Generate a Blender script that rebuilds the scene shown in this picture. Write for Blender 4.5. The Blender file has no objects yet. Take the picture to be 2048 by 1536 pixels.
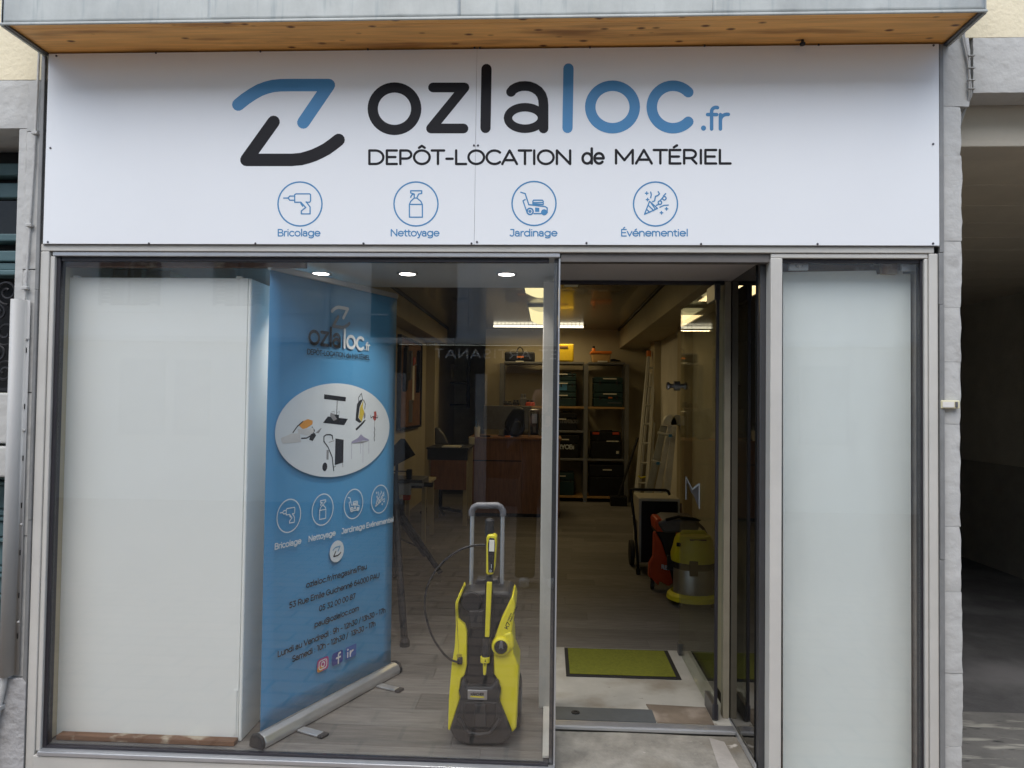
import bpy, bmesh, math, random
from mathutils import Vector, Matrix
random.seed(7)
R_ = math.radians
sc = bpy.context.scene
col = sc.collection

# ------------------------------------------------------------------ camera
# x runs along the shopfront, y into the shop (glass plane y=0), z up (shop floor z=0, street z=-0.12)
CAM = Vector((0, -3.0, 1.47)); FPX = 1450.0
YAW, PIT, ROL = R_(2.82), R_(1.54), R_(0.737)
fwd = Vector((-math.sin(YAW)*math.cos(PIT), math.cos(YAW)*math.cos(PIT), math.sin(PIT)))
rgt = Vector((math.cos(YAW), math.sin(YAW), 0)); upv = rgt.cross(fwd)
RX = math.cos(ROL)*rgt + math.sin(ROL)*upv
UX = -math.sin(ROL)*rgt + math.cos(ROL)*upv
cd = bpy.data.cameras.new('camera'); cam = bpy.data.objects.new('camera', cd); col.objects.link(cam)
cam.matrix_world = Matrix.Translation(CAM) @ Matrix((RX, UX, -fwd)).transposed().to_4x4()
cd.sensor_width = 36; cd.lens = 36*FPX/2048; cd.clip_start = .02; cd.clip_end = 300
sc.camera = cam

# ------------------------------------------------------------------ sky, sun, exposure (overcast street light)
w = bpy.data.worlds.new("World"); sc.world = w; w.use_nodes = True
nt = w.node_tree; bg = nt.nodes['Background']
sky = nt.nodes.new('ShaderNodeTexSky'); sky.sky_type = 'NISHITA'; sky.sun_disc = False
sky.sun_elevation = R_(58); sky.sun_rotation = R_(150); sky.dust_density = 1.5; sky.air_density = 1.0; sky.ozone_density = .6
nt.links.new(sky.outputs[0], bg.inputs[0]); bg.inputs[1].default_value = .15
sd = bpy.data.lights.new('sun', 'SUN'); sd.energy = 1.5; sd.angle = R_(75); sd.color = (1, .985, .96)
sun = bpy.data.objects.new('sun', sd); col.objects.link(sun)
_e, _a = R_(58), R_(195)
sun.rotation_euler = Vector((math.sin(_a)*math.cos(_e), math.cos(_a)*math.cos(_e), math.sin(_e))).to_track_quat('Z', 'Y').to_euler()
sky.sun_elevation = _e; sky.sun_rotation = _a
sun.location = (0, -6, 9)
sc.view_settings.view_transform = 'Standard'; sc.view_settings.look = 'None'
sc.view_settings.gamma = 1; sc.view_settings.exposure = 0.95; sc.view_settings.use_curve_mapping = False
sc.cycles.use_denoising = True
sc.cycles.max_bounces = 7; sc.cycles.diffuse_bounces = 4; sc.cycles.glossy_bounces = 4
sc.cycles.transparent_max_bounces = 16; sc.cycles.caustics_reflective = False; sc.cycles.caustics_refractive = False
sc.cycles.sample_clamp_indirect = 4

# ------------------------------------------------------------------ helpers
def at(px, py, Y):
    d = ((px-1024)/FPX)*RX + ((768-py)/FPX)*UX + fwd
    return CAM + d*((Y-CAM.y)/d.y)
def atz(px, py, Z):
    d = ((px-1024)/FPX)*RX + ((768-py)/FPX)*UX + fwd
    return CAM + d*((Z-CAM.z)/d.z)
def atx(px, py, X):
    d = ((px-1024)/FPX)*RX + ((768-py)/FPX)*UX + fwd
    return CAM + d*((X-CAM.x)/d.x)

ORG = {}
def thing(name, label, cat, loc=(0, 0, 0), rot=(0, 0, 0), group=None, world=True):
    o = bpy.data.objects.new(name, None); col.objects.link(o)
    o.location = loc; o.rotation_euler = rot; o.empty_display_size = .05
    o['label'] = label; o['category'] = cat
    if group: o['group'] = group
    ORG[o.name] = Vector(loc) if world else Vector((0, 0, 0))
    return o
def tag(o, label, cat, group=None):
    o['label'] = label; o['category'] = cat
    if group: o['group'] = group
    return o

class MB:
    def __init__(s): s.v = []; s.f = []; s.m = []; s.cur = 0
    def add(s, vs, fs):
        n = len(s.v); s.v += [Vector(v) for v in vs]
        for f in fs: s.f.append([n+i for i in f]); s.m.append(s.cur)
        return s
    def box(s, a, b):
        x0, y0, z0 = [min(p, q) for p, q in zip(a, b)]; x1, y1, z1 = [max(p, q) for p, q in zip(a, b)]
        return s.add([(x0,y0,z0),(x1,y0,z0),(x1,y1,z0),(x0,y1,z0),(x0,y0,z1),(x1,y0,z1),(x1,y1,z1),(x0,y1,z1)],
                     [(0,3,2,1),(4,5,6,7),(0,1,5,4),(1,2,6,5),(2,3,7,6),(3,0,4,7)])
    def prism(s, pts, d):            # pts 3-D polygon, d extrusion vector
        d = Vector(d); n = len(pts); P = [Vector(p) for p in pts]
        nrm = Vector((0, 0, 0))
        for i in range(n): nrm += P[i].cross(P[(i+1) % n])
        if nrm.dot(d) > 0: P.reverse()
        return s.add(P+[p+d for p in P], [list(range(n)), list(range(2*n-1, n-1, -1))] + [(i, i+n, (i+1) % n+n, (i+1) % n) for i in range(n)])
    def cyl(s, a, b, r, r2=None, n=14, caps=True):
        a = Vector(a); b = Vector(b); r2 = r if r2 is None else r2
        ax = (b-a).normalized(); u = ax.orthogonal().normalized(); v = ax.cross(u)
        vs = []
        for c, rr in ((a, r), (b, r2)):
            vs += [c + (u*math.cos(2*math.pi*i/n)+v*math.sin(2*math.pi*i/n))*rr for i in range(n)]
        fs = [(i, (i+1) % n, (i+1) % n+n, i+n) for i in range(n)]
        if caps: fs += [list(range(n-1, -1, -1)), list(range(n, 2*n))]
        return s.add(vs, fs)
    def tube(s, pts, r, n=10):
        P = [Vector(p) for p in pts]; vs = []; fs = []
        u = None
        for i, p in enumerate(P):
            t = ((P[min(i+1, len(P)-1)]-P[max(i-1, 0)])).normalized()
            u = t.orthogonal().normalized() if u is None else (u - t*u.dot(t)).normalized()
            v = t.cross(u)
            vs += [p+(u*math.cos(2*math.pi*k/n)+v*math.sin(2*math.pi*k/n))*r for k in range(n)]
        for i in range(len(P)-1):
            fs += [(i*n+k, i*n+(k+1) % n, (i+1)*n+(k+1) % n, (i+1)*n+k) for k in range(n)]
        fs += [list(range(n-1, -1, -1)), list(range((len(P)-1)*n, len(P)*n))]
        return s.add(vs, fs)
    def lathe(s, c, prof, ax=(0, 0, 1), n=24):   # prof [(r, h)]
        c = Vector(c); ax = Vector(ax).normalized(); u = ax.orthogonal().normalized(); v = ax.cross(u); vs = []; fs = []
        for r, h in prof:
            vs += [c+ax*h+(u*math.cos(2*math.pi*k/n)+v*math.sin(2*math.pi*k/n))*max(r, 1e-4) for k in range(n)]
        for i in range(len(prof)-1):
            fs += [(i*n+k, i*n+(k+1) % n, (i+1)*n+(k+1) % n, (i+1)*n+k) for k in range(n)]
        fs += [list(range(n-1, -1, -1)), list(range((len(prof)-1)*n, len(prof)*n))]
        return s.add(vs, fs)
    def grid(s, o, u, v, nu, nv, fn=None):
        o = Vector(o); u = Vector(u); v = Vector(v); vs = []
        for j in range(nv+1):
            for i in range(nu+1):
                p = o+u*(i/nu)+v*(j/nv)
                vs.append(p if fn is None else p+Vector(fn(i/nu, j/nv)))
        return s.add(vs, [(j*(nu+1)+i, j*(nu+1)+i+1, (j+1)*(nu+1)+i+1, (j+1)*(nu+1)+i) for j in range(nv) for i in range(nu)])

def obj(name, mb, mat, parent=None, smooth=False, bevel=0, seg=2, sub=0, ctr=True):
    me = bpy.data.meshes.new(name)
    if parent is None:
        lo = [min(v[k] for v in mb.v) for k in range(3)]; hi = [max(v[k] for v in mb.v) for k in range(3)]
        org = Vector(((lo[0]+hi[0])/2, (lo[1]+hi[1])/2, lo[2])) if ctr else Vector((0, 0, 0))
    else: org = ORG[parent.name]
    me.from_pydata([tuple(v-org) for v in mb.v], [], mb.f)
    mats = mat if isinstance(mat, (list, tuple)) else [mat]
    for m in mats: me.materials.append(m)
    if len(mats) > 1: me.polygons.foreach_set('material_index', mb.m)
    if smooth:
        me.polygons.foreach_set('use_smooth', [True]*len(me.polygons))
        try: me.set_sharp_from_angle(angle=R_(38))
        except Exception: pass
    me.update()
    o = bpy.data.objects.new(name, me); col.objects.link(o)
    if parent is None: o.location = org
    else: o.parent = parent
    ORG[o.name] = org
    if bevel:
        b = o.modifiers.new('bevel', 'BEVEL'); b.width = bevel; b.segments = seg; b.limit_method = 'ANGLE'; b.angle_limit = R_(35)
    return o
def struct(o):
    o['kind'] = 'structure'; return o
def copy_tree(o, parent=None):
    c = o.copy(); col.objects.link(c)
    if parent is not None: c.parent = parent
    ORG[c.name] = ORG[o.name].copy()
    for ch in list(o.children): copy_tree(ch, c)
    return c

# ------------------------------------------------------------------ materials
MT = {}
def N(t, k, **kw):
    n = t.nodes.new(k)
    for a, b in kw.items(): setattr(n, a, b)
    return n
def mat(name, c, rough=.5, metal=0, var=.12, scale=6, bump=0, bscale=80, stretch=(1, 1, 1), spec=.5, coat=0, rvar=0, rnd=0):
    if name in MT: return MT[name]
    m = bpy.data.materials.new(name); m.use_nodes = True; t = m.node_tree; L = t.links
    p = t.nodes['Principled BSDF']
    p.inputs['Roughness'].default_value = rough; p.inputs['Metallic'].default_value = metal
    p.inputs['Specular IOR Level'].default_value = spec; p.inputs['Coat Weight'].default_value = coat
    tc = N(t, 'ShaderNodeTexCoord'); mp = N(t, 'ShaderNodeMapping'); mp.inputs['Scale'].default_value = stretch
    L.new(tc.outputs['Object'], mp.inputs[0])
    nz = N(t, 'ShaderNodeTexNoise'); nz.inputs['Scale'].default_value = scale; nz.inputs['Detail'].default_value = 6; nz.inputs['Roughness'].default_value = .65
    L.new(mp.outputs[0], nz.inputs['Vector'])
    if rnd:
        oi = N(t, 'ShaderNodeObjectInfo'); va = N(t, 'ShaderNodeVectorMath', operation='ADD')
        ml = N(t, 'ShaderNodeMath', operation='MULTIPLY'); ml.inputs[1].default_value = 37.0
        L.new(oi.outputs['Random'], ml.inputs[0]); L.new(mp.outputs[0], va.inputs[0]); L.new(ml.outputs[0], va.inputs[1]); L.new(va.outputs[0], nz.inputs['Vector'])
    mr = N(t, 'ShaderNodeMapRange'); mr.inputs[1].default_value = .3; mr.inputs[2].default_value = .7
    mr.inputs[3].default_value = 1-var; mr.inputs[4].default_value = 1+var
    L.new(nz.outputs[0], mr.inputs[0])
    mx = N(t, 'ShaderNodeVectorMath', operation='SCALE'); mx.inputs[0].default_value = c[:3]
    L.new(mr.outputs[0], mx.inputs['Scale'])
    last = mx.outputs[0]
    if rnd:
        m2 = N(t, 'ShaderNodeMapRange'); m2.inputs[3].default_value = 1-rnd; m2.inputs[4].default_value = 1+rnd
        L.new(oi.outputs['Random'], m2.inputs[0]); s2 = N(t, 'ShaderNodeVectorMath', operation='SCALE')
        L.new(last, s2.inputs[0]); L.new(m2.outputs[0], s2.inputs['Scale']); last = s2.outputs[0]
    L.new(last, p.inputs['Base Color'])
    if rvar:
        r = N(t, 'ShaderNodeMapRange'); r.inputs[1].default_value = .3; r.inputs[2].default_value = .7; r.inputs[3].default_value = rough-rvar; r.inputs[4].default_value = rough+rvar
        L.new(nz.outputs[0], r.inputs[0]); L.new(r.outputs[0], p.inputs['Roughness'])
    if bump:
        nb = N(t, 'ShaderNodeTexNoise'); nb.inputs['Scale'].default_value = bscale; nb.inputs['Detail'].default_value = 5
        L.new(mp.outputs[0], nb.inputs['Vector'])
        bp = N(t, 'ShaderNodeBump'); bp.inputs['Strength'].default_value = 1; bp.inputs['Distance'].default_value = bump
        L.new(nb.outputs[0], bp.inputs['Height']); L.new(bp.outputs[0], p.inputs['Normal'])
    MT[name] = m; return m
def lift(m, col2, scale, lo, hi, stretch=(1, 1, 1), kind='noise', detail=6):
    """lay stains / knots / wear of a second colour over a material"""
    t = m.node_tree; L = t.links; p = t.nodes['Principled BSDF']
    src = p.inputs['Base Color'].links[0].from_socket
    tc = N(t, 'ShaderNodeTexCoord'); mp = N(t, 'ShaderNodeMapping'); mp.inputs['Scale'].default_value = stretch; mp.inputs['Location'].default_value = (3.1, 1.7, 5.3)
    L.new(tc.outputs['Object'], mp.inputs[0])
    if kind == 'noise':
        n = N(t, 'ShaderNodeTexNoise'); n.inputs['Scale'].default_value = scale; n.inputs['Detail'].default_value = detail; out = n.outputs[0]
    else:
        n = N(t, 'ShaderNodeTexVoronoi'); n.inputs['Scale'].default_value = scale; out = n.outputs['Distance']
    L.new(mp.outputs[0], n.inputs['Vector'])
    mr = N(t, 'ShaderNodeMapRange'); mr.inputs[1].default_value = lo; mr.inputs[2].default_value = hi; L.new(out, mr.inputs[0])
    mx = N(t, 'ShaderNodeMix', data_type='RGBA'); L.new(mr.outputs[0], mx.inputs[0]); L.new(src, mx.inputs[6]); mx.inputs[7].default_value = (*col2, 1)
    L.new(mx.outputs[2], p.inputs['Base Color']); return m
def emit(name, c, s):
    m = bpy.data.materials.new(name); m.use_nodes = True; t = m.node_tree; t.nodes.clear()
    e = N(t, 'ShaderNodeEmission'); e.inputs[0].default_value = (*c, 1); e.inputs[1].default_value = s
    o = N(t, 'ShaderNodeOutputMaterial'); t.links.new(e.outputs[0], o.inputs[0]); return m
def glass(name, f0=.06, tint=(.95, .985, .97), k=1.0):
    m = bpy.data.materials.new(name); m.use_nodes = True; t = m.node_tree; t.nodes.clear(); L = t.links
    o = N(t, 'ShaderNodeOutputMaterial'); mx = N(t, 'ShaderNodeMixShader'); tr = N(t, 'ShaderNodeBsdfTransparent'); gl = N(t, 'ShaderNodeBsdfGlossy')
    tr.inputs[0].default_value = (*tint, 1); gl.inputs['Roughness'].default_value = 0.0
    g = N(t, 'ShaderNodeNewGeometry'); dt = N(t, 'ShaderNodeVectorMath', operation='DOT_PRODUCT'); L.new(g.outputs['Normal'], dt.inputs[0]); L.new(g.outputs['Incoming'], dt.inputs[1])
    ab = N(t, 'ShaderNodeMath', operation='ABSOLUTE'); L.new(dt.outputs['Value'], ab.inputs[0])
    s1 = N(t, 'ShaderNodeMath', operation='SUBTRACT'); s1.inputs[0].default_value = 1; L.new(ab.outputs[0], s1.inputs[1])
    pw = N(t, 'ShaderNodeMath', operation='POWER'); L.new(s1.outputs[0], pw.inputs[0]); pw.inputs[1].default_value = 5
    ma = N(t, 'ShaderNodeMath', operation='MULTIPLY_ADD'); L.new(pw.outputs[0], ma.inputs[0]); ma.inputs[1].default_value = (1-f0)*k; ma.inputs[2].default_value = f0
    L.new(ma.outputs[0], mx.inputs[0]); L.new(tr.outputs[0], mx.inputs[1]); L.new(gl.outputs[0], mx.inputs[2]); L.new(mx.outputs[0], o.inputs[0])
    return m

M = {}
M['alu'] = mat('champagne_aluminium', (.58, .565, .515), .45, .12, .08, 3, .0003, 300, stretch=(1, 1, 1))
M['alu2'] = mat('silver_aluminium', (.55, .56, .57), .35, .7, .06, 8)
M['seal'] = mat('black_seal', (.022, .02, .025), .5)
M['dark_alu'] = mat('dark_aluminium', (.10, .10, .105), .35, .6, .08, 6)
M['lead'] = mat('lead_strip', (.22, .222, .215), .6, .15, .12, 12, .0006, 60)
M['grey_wall'] = lift(mat('grey_painted_stone', (.48, .48, .455), .88, 0, .08, 3.5, .006, 22), (.30, .29, .27), 9, .62, .8)
M['rough_wall'] = mat('rough_grey_render', (.40, .395, .385), .9, 0, .12, 4, .012, 24)
M['cream'] = mat('cream_render', (.78, .70, .50), .9, 0, .04, 5, .003, 50)
M['white_sign'] = (mat('sign_white', (.80, .825, .835), .4, 0, .012, 1.2, .003, 1.1, spec=.3))
M['blk'] = mat('print_black', (.008, .0075, .010), .5, 0, .05, spec=.25)
M['blue'] = mat('print_blue', (.055, .235, .46), .45, 0, .03)
M['lblue'] = mat('print_light_blue', (.13, .32, .52), .45, 0, .03)
M['pale'] = mat('print_pale', (.62, .68, .72), .45, 0, .03)
M['screw'] = mat('screw_steel', (.09, .09, .1), .4, .6)
g = M['galv'] = mat('galvanised_sheet', (.40, .42, .395), .5, .2, .22, 4, .006, 5, stretch=(1, 1, .5), rvar=.12)
lift(g, (.27, .31, .31), 5, .58, .80, stretch=(8, 1, .6))
g = M['pine'] = mat('varnished_pine', (.88, .47, .14), .5, 0, .20, 5, .0006, 40, stretch=(.5, 9, 9), coat=.1)
lift(g, (.14, .05, .015), 12, .20, .08, stretch=(.75, 1.5, .01), kind='v')
lift(g, (.40, .18, .05), 2.2, .56, .74, stretch=(.8, 7, 1))
M['planks'] = mat('laminate_oak_grey', (.135, .127, .116), .55, 0, .32, 6, .0004, 50, stretch=(1, 9, 1), rnd=.22)
M['white_panel'] = lift(mat('white_board', (.87, .88, .83), .6, 0, .02, 2), (.62, .60, .55), 5, .74, .95)
M['frost'] = lift(mat('frosted_film', (.84, .89, .85), .5, 0, .04, 1.6), (.70, .73, .70), 1.8, .5, .85, stretch=(2, 1, .4))
M['plaster'] = mat('interior_plaster', (.46, .40, .27), .8, 0, .06, 3, .001, 60)
M['ceil'] = mat('lacquered_ceiling', (.22, .205, .175), .22, 0, .05, 2, coat=.3)
M['ceil2'] = mat('white_soffit', (.60, .59, .56), .5, 0, .04, 3)
M['soffit'] = mat('door_soffit_panel', (.52, .49, .47), .5, 0, .05, 3)
M['black'] = mat('black_plastic', (.010, .010, .011), .5, 0, .2, 20, spec=.3)
M['dgrey'] = mat('dark_grey_plastic', (.019, .019, .020), .5, 0, .2, 20, .0005, 260, spec=.35)
M['mgrey'] = mat('mid_grey_plastic', (.12, .12, .13), .5, 0, .15, 20)
M['yel'] = mat('yellow_plastic', (.72, .62, .02), .38, 0, .04, 5, .0002, 200)
M['yel2'] = mat('yellow_case_plastic', (.75, .52, .02), .4)
M['org'] = mat('orange_plastic', (.75, .20, .02), .45)
M['red'] = mat('red_plastic', (.55, .065, .015), .4)
M['teal'] = mat('teal_plastic', (.006, .036, .040), .5)
M['steel'] = mat('bare_steel', (.45, .45, .46), .35, .9, .1, 10)
M['rack'] = mat('grey_rack_steel', (.20, .20, .20), .5, .3)
M['counter'] = mat('counter_wood', (.23, .10, .038), .45, 0, .28, 8, .0003, 60, stretch=(9, 1, .7))
M['lwood'] = mat('light_wood', (.45, .27, .10), .55, 0, .2, 8, stretch=(1, 8, 8))
M['brwood'] = lift(mat('weathered_brown_wood', (.16, .075, .035), .7, 0, .35, 7, .001, 60, stretch=(.5, 8, 8)), (.45, .38, .28), 9, .56, .66)
M['paper'] = mat('paper_white', (.72, .70, .64), .7)
M['label'] = mat('label_white', (.78, .76, .66), .6)
M['rubber'] = mat('rubber', (.012, .012, .013), .7, 0, .1, 30)
M['matgreen'] = mat('green_mat_pile', (.150, .160, .010), .95, 0, .18, 60, .003, 400)
M['tile'] = lift(lift(mat('worn_white_floor', (.41, .40, .355), .55, 0, .12, 5, .001, 40), (.24, .205, .155), 3.2, .52, .72), (.12, .10, .08), 16, .68, .76)
M['zincplate'] = mat('grey_metal_plate', (.13, .145, .155), .5, .5, .15, 8)
M['brplate'] = lift(mat('brown_patch', (.15, .12, .09), .7, 0, .3, 6, .001, 30), (.34, .29, .24), 5, .5, .7)
M['concrete'] = lift(lift(mat('worn_concrete', (.225, .212, .18), .9, 0, .34, 8, .006, 45), (.165, .145, .11), 3, .52, .7), (.5, .47, .42), 12, .66, .74)
M['asphalt'] = lift(mat('passage_asphalt', (.085, .083, .08), .9, 0, .22, 7, .004, 90), (.17, .165, .16), 1.6, .5, .7)
M['teal_wood'] = mat('teal_painted_wood', (.075, .14, .15), .55, 0, .12, 5, .0006, 50, stretch=(1, 1, 4))
M['iron'] = mat('wrought_iron', (.022, .022, .024), .5, .4)
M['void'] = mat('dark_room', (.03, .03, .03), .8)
M['pvc'] = mat('grey_pvc', (.41, .41, .39), .55, 0, .05, 3)
M['ivory'] = mat('ivory_plastic', (.68, .64, .42), .45)
M['passwall'] = mat('passage_wall', (.60, .57, .49), .9, 0, .1, 3, .002, 30)
M['passbeam'] = mat('passage_beam_paint', (.55, .50, .40), .8, 0, .06, 3, .002, 30)
M['passceil'] = mat('passage_ceiling_board', (.58, .53, .42), .75, 0, .08, 3)
M['cork'] = mat('cork_board', (.20, .095, .04), .8, 0, .3, 14)
M['glass'] = glass('shop_glass', .072, (.985, .993, .99))
M['dglass'] = glass('door_glass', .03, (.92, .94, .90), .6)
M['film'] = mat('dark_film_glass', (.008, .008, .007), .02, 0, 0, spec=.9)
M['screen'] = mat('screen_glass', (.01, .012, .014), .12)
M['denim'] = mat('brown_trousers', (.045, .036, .03), .9)
M['jacket'] = mat('dark_jacket', (.03, .035, .045), .8)
M['skin'] = mat('skin', (.50, .30, .22), .55)
M['hair'] = mat('hair', (.06, .04, .025), .8)

# ------------------------------------------------------------------ flat print: a round-ended stroke alphabet
def A(cx, cy, rx, ry, a0, a1, n=None):
    n = n or max(4, int(abs(a1-a0)/13))
    return [(cx+rx*math.cos(R_(a0+(a1-a0)*i/n)), cy+ry*math.sin(R_(a0+(a1-a0)*i/n))) for i in range(n+1)]
O_ = A(.31, .25, .25, .25, 0, 360)
G = {
'o': (.62, [O_]), 'a': (.53, [A(.24, .31, .18, .19, 150, 0)+[(.42, 0)], A(.235, .145, .185, .145, 0, 360)]),
'b': (.64, [[(.07, .73), (.07, 0)], O_]), 'c': (.55, [A(.31, .25, .25, .25, 48, 312)]), 'd': (.65, [O_, [(.56, .73), (.56, 0)]]),
'e': (.61, [[(.07, .25), (.56, .25)], A(.31, .25, .25, .25, 0, 318)]), 'f': (.34, [[(.15, 0), (.15, .58)]+A(.28, .58, .13, .14, 180, 70), [(.03, .48), (.3, .48)]]),
'g': (.65, [O_, [(.56, .49), (.56, 0)]+A(.31, 0, .25, .2, 0, -140)]), 'h': (.56, [[(.07, .73), (.07, 0)], A(.275, .28, .205, .22, 180, 0)+[(.48, 0)]]),
'i': (.2, [[(.1, .48), (.1, 0)], [(.1, .68), (.1, .685)]]), 'l': (.2, [[(.1, .73), (.1, 0)]]),
'm': (.82, [[(.07, .49), (.07, 0)], A(.235, .3, .165, .2, 180, 0)+[(.4, 0)], A(.565, .3, .165, .2, 180, 0)+[(.73, 0)]]),
'n': (.56, [[(.07, .49), (.07, 0)], A(.275, .28, .205, .22, 180, 0)+[(.48, 0)]]), 'p': (.64, [[(.07, .5), (.07, -.2)], O_]),
'r': (.34, [[(.07, .48), (.07, 0)], A(.27, .28, .2, .21, 180, 80)]), 's': (.42, [A(.21, .375, .145, .125, 45, 270)+A(.21, .125, .155, .125, 90, -140)]),
't': (.35, [[(.15, .63), (.15, .13)]+A(.28, .13, .13, .13, 180, 285), [(.03, .48), (.3, .48)]]), 'u': (.57, [[(.07, .5), (.07, .22)]+A(.275, .22, .205, .22, 180, 360)+[(.48, .5)], [(.48, .3), (.48, 0)]]),
'v': (.48, [[(.03, .5), (.24, 0), (.45, .5)]]), 'y': (.49, [[(.03, .5), (.25, 0)], [(.46, .5), (.2, -.16), (.1, -.2)]]), 'z': (.47, [[(.06, .5), (.41, .5), (.06, 0), (.42, 0)]]),
'A': (.7, [[(.03, 0), (.34, .7), (.65, 0)], [(.12, .2), (.56, .2)]]), 'B': (.62, [[(.08, 0), (.08, .7), (.32, .7)]+A(.34, .53, .17, .17, 80, -90)+[(.08, .36)], [(.3, .36)]+A(.36, .18, .19, .18, 90, -90)+[(.08, 0)]]),
'C': (.68, [A(.38, .35, .33, .35, 45, 315)]), 'D': (.74, [[(.08, 0), (.08, .7), (.32, .7)]+A(.33, .35, .34, .35, 88, -88)+[(.08, 0)]]),
'E': (.57, [[(.5, .7), (.08, .7), (.08, 0), (.5, 0)], [(.08, .36), (.44, .36)]]), 'F': (.54, [[(.5, .7), (.08, .7), (.08, 0)], [(.08, .35), (.42, .35)]]),
'G': (.74, [A(.38, .35, .33, .35, 48, 330)+[(.66, .34), (.42, .34)]]), 'H': (.72, [[(.08, 0), (.08, .7)], [(.62, 0), (.62, .7)], [(.08, .36), (.62, .36)]]),
'I': (.2, [[(.1, 0), (.1, .7)]]), 'J': (.5, [[(.12, .7), (.4, .7), (.4, .2)]+A(.22, .2, .18, .2, 0, -150)]), 'K': (.62, [[(.08, 0), (.08, .7)], [(.56, .7), (.1, .27)], [(.27, .42), (.58, 0)]]),
'L': (.54, [[(.08, .7), (.08, 0), (.5, 0)]]), 'M': (.84, [[(.08, 0), (.08, .7), (.41, .17), (.74, .7), (.74, 0)]]), 'N': (.74, [[(.08, 0), (.08, .7), (.64, 0), (.64, .7)]]),
'O': (.78, [A(.39, .35, .33, .35, 0, 360)]), 'P': (.6, [[(.08, 0), (.08, .7), (.32, .7)]+A(.34, .49, .2, .21, 85, -90)+[(.08, .28)]]),
'R': (.64, [[(.08, 0), (.08, .7), (.32, .7)]+A(.34, .49, .2, .21, 85, -90)+[(.08, .28)], [(.36, .28), (.56, 0)]]),
'S': (.58, [A(.29, .52, .2, .18, 40, 270)+A(.29, .17, .22, .17, 90, -145)]), 'T': (.58, [[(.03, .7), (.55, .7)], [(.29, .7), (.29, 0)]]),
'U': (.7, [[(.08, .7), (.08, .27)]+A(.35, .27, .27, .27, 180, 360)+[(.62, .7)]]), 'V': (.66, [[(.03, .7), (.33, 0), (.63, .7)]]), 'X': (.62, [[(.05, 0), (.57, .7)], [(.05, .7), (.57, 0)]]), 'Y': (.6, [[(.03, .7), (.3, .32), (.57, .7)], [(.3, .32), (.3, 0)]]),
'0': (.6, [A(.3, .35, .23, .35, 0, 360)]), '1': (.36, [[(.06, .7), (.22, .7), (.22, 0)]]), '2': (.56, [A(.27, .48, .2, .22, 150, -30)+[(.08, 0), (.5, 0)]]),
'3': (.56, [[(.1, .7), (.46, .7), (.27, .41)]+A(.26, .21, .21, .21, 70, -140)]), '4': (.62, [[(.38, .7), (.06, .2), (.56, .2)], [(.42, .4), (.42, 0)]]),
'5': (.56, [[(.46, .7), (.15, .7), (.12, .42), (.26, .42)]+A(.26, .21, .21, .21, 85, -140)]), '6': (.6, [A(.3, .22, .22, .22, 0, 360), [(.44, .67), (.26, .7), (.1, .5), (.08, .22)]]),
'7': (.55, [[(.06, .7), (.5, .7), (.2, 0)]]), '8': (.6, [A(.3, .52, .18, .18, 0, 360), A(.3, .18, .22, .18, 0, 360)]), '9': (.6, [A(.3, .48, .22, .22, 0, 360), [(.52, .48), (.5, .2), (.34, 0), (.16, .02)]]),
'/': (.36, [[(.03, -.08), (.32, .78)]]), '.': (.2, [[(.1, .01), (.1, .015)]]), ':': (.2, [[(.1, .03), (.1, .035)], [(.1, .4), (.1, .405)]]), '-': (.4, [[(.07, .27), (.33, .27)]]), ' ': (.27, []),
'@': (.95, [A(.46, .25, .17, .17, 0, 360), A(.46, .25, .4, .42, -50, -330)+[(.84, .2)]+A(.74, .12, .1, .1, 0, -170)+[(.64, .4)]]),
}
def acc(base, kind, cap):
    adv, P = G[base]; h = .88 if cap else .68; c = adv/2
    if kind == 'acute': return (adv, P+[[(c-.04, h-.04), (c+.08, h+.06)]])
    if kind == 'circ': return (adv, P+[[(c-.12, h-.04), (c, h+.06), (c+.12, h-.04)]])
    return (adv, P+[[(c-.1, h), (c-.1, h+.005)], [(c+.1, h), (c+.1, h+.005)]])
G['é'] = acc('e', 'acute', 0); G['É'] = acc('E', 'acute', 1); G['Ô'] = acc('O', 'circ', 1); G['Ä'] = acc('A', 'd', 1)
def text(s, x, y, size, wgt, anchor='l', width=None, track=0.0):
    """list of (points, stroke width) in print units"""
    tot = sum(G[c][0]+track for c in s)-track
    kx = size
    if width: kx = width/tot
    x0 = x - (tot*kx if anchor == 'r' else tot*kx/2 if anchor == 'c' else 0)
    out = []
    for c in s:
        adv, P = G[c]
        for p in P: out.append(([(x0+q[0]*kx, y+q[1]*size) for q in p], wgt*size))
        x0 += (adv+track)*kx
    return out
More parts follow.
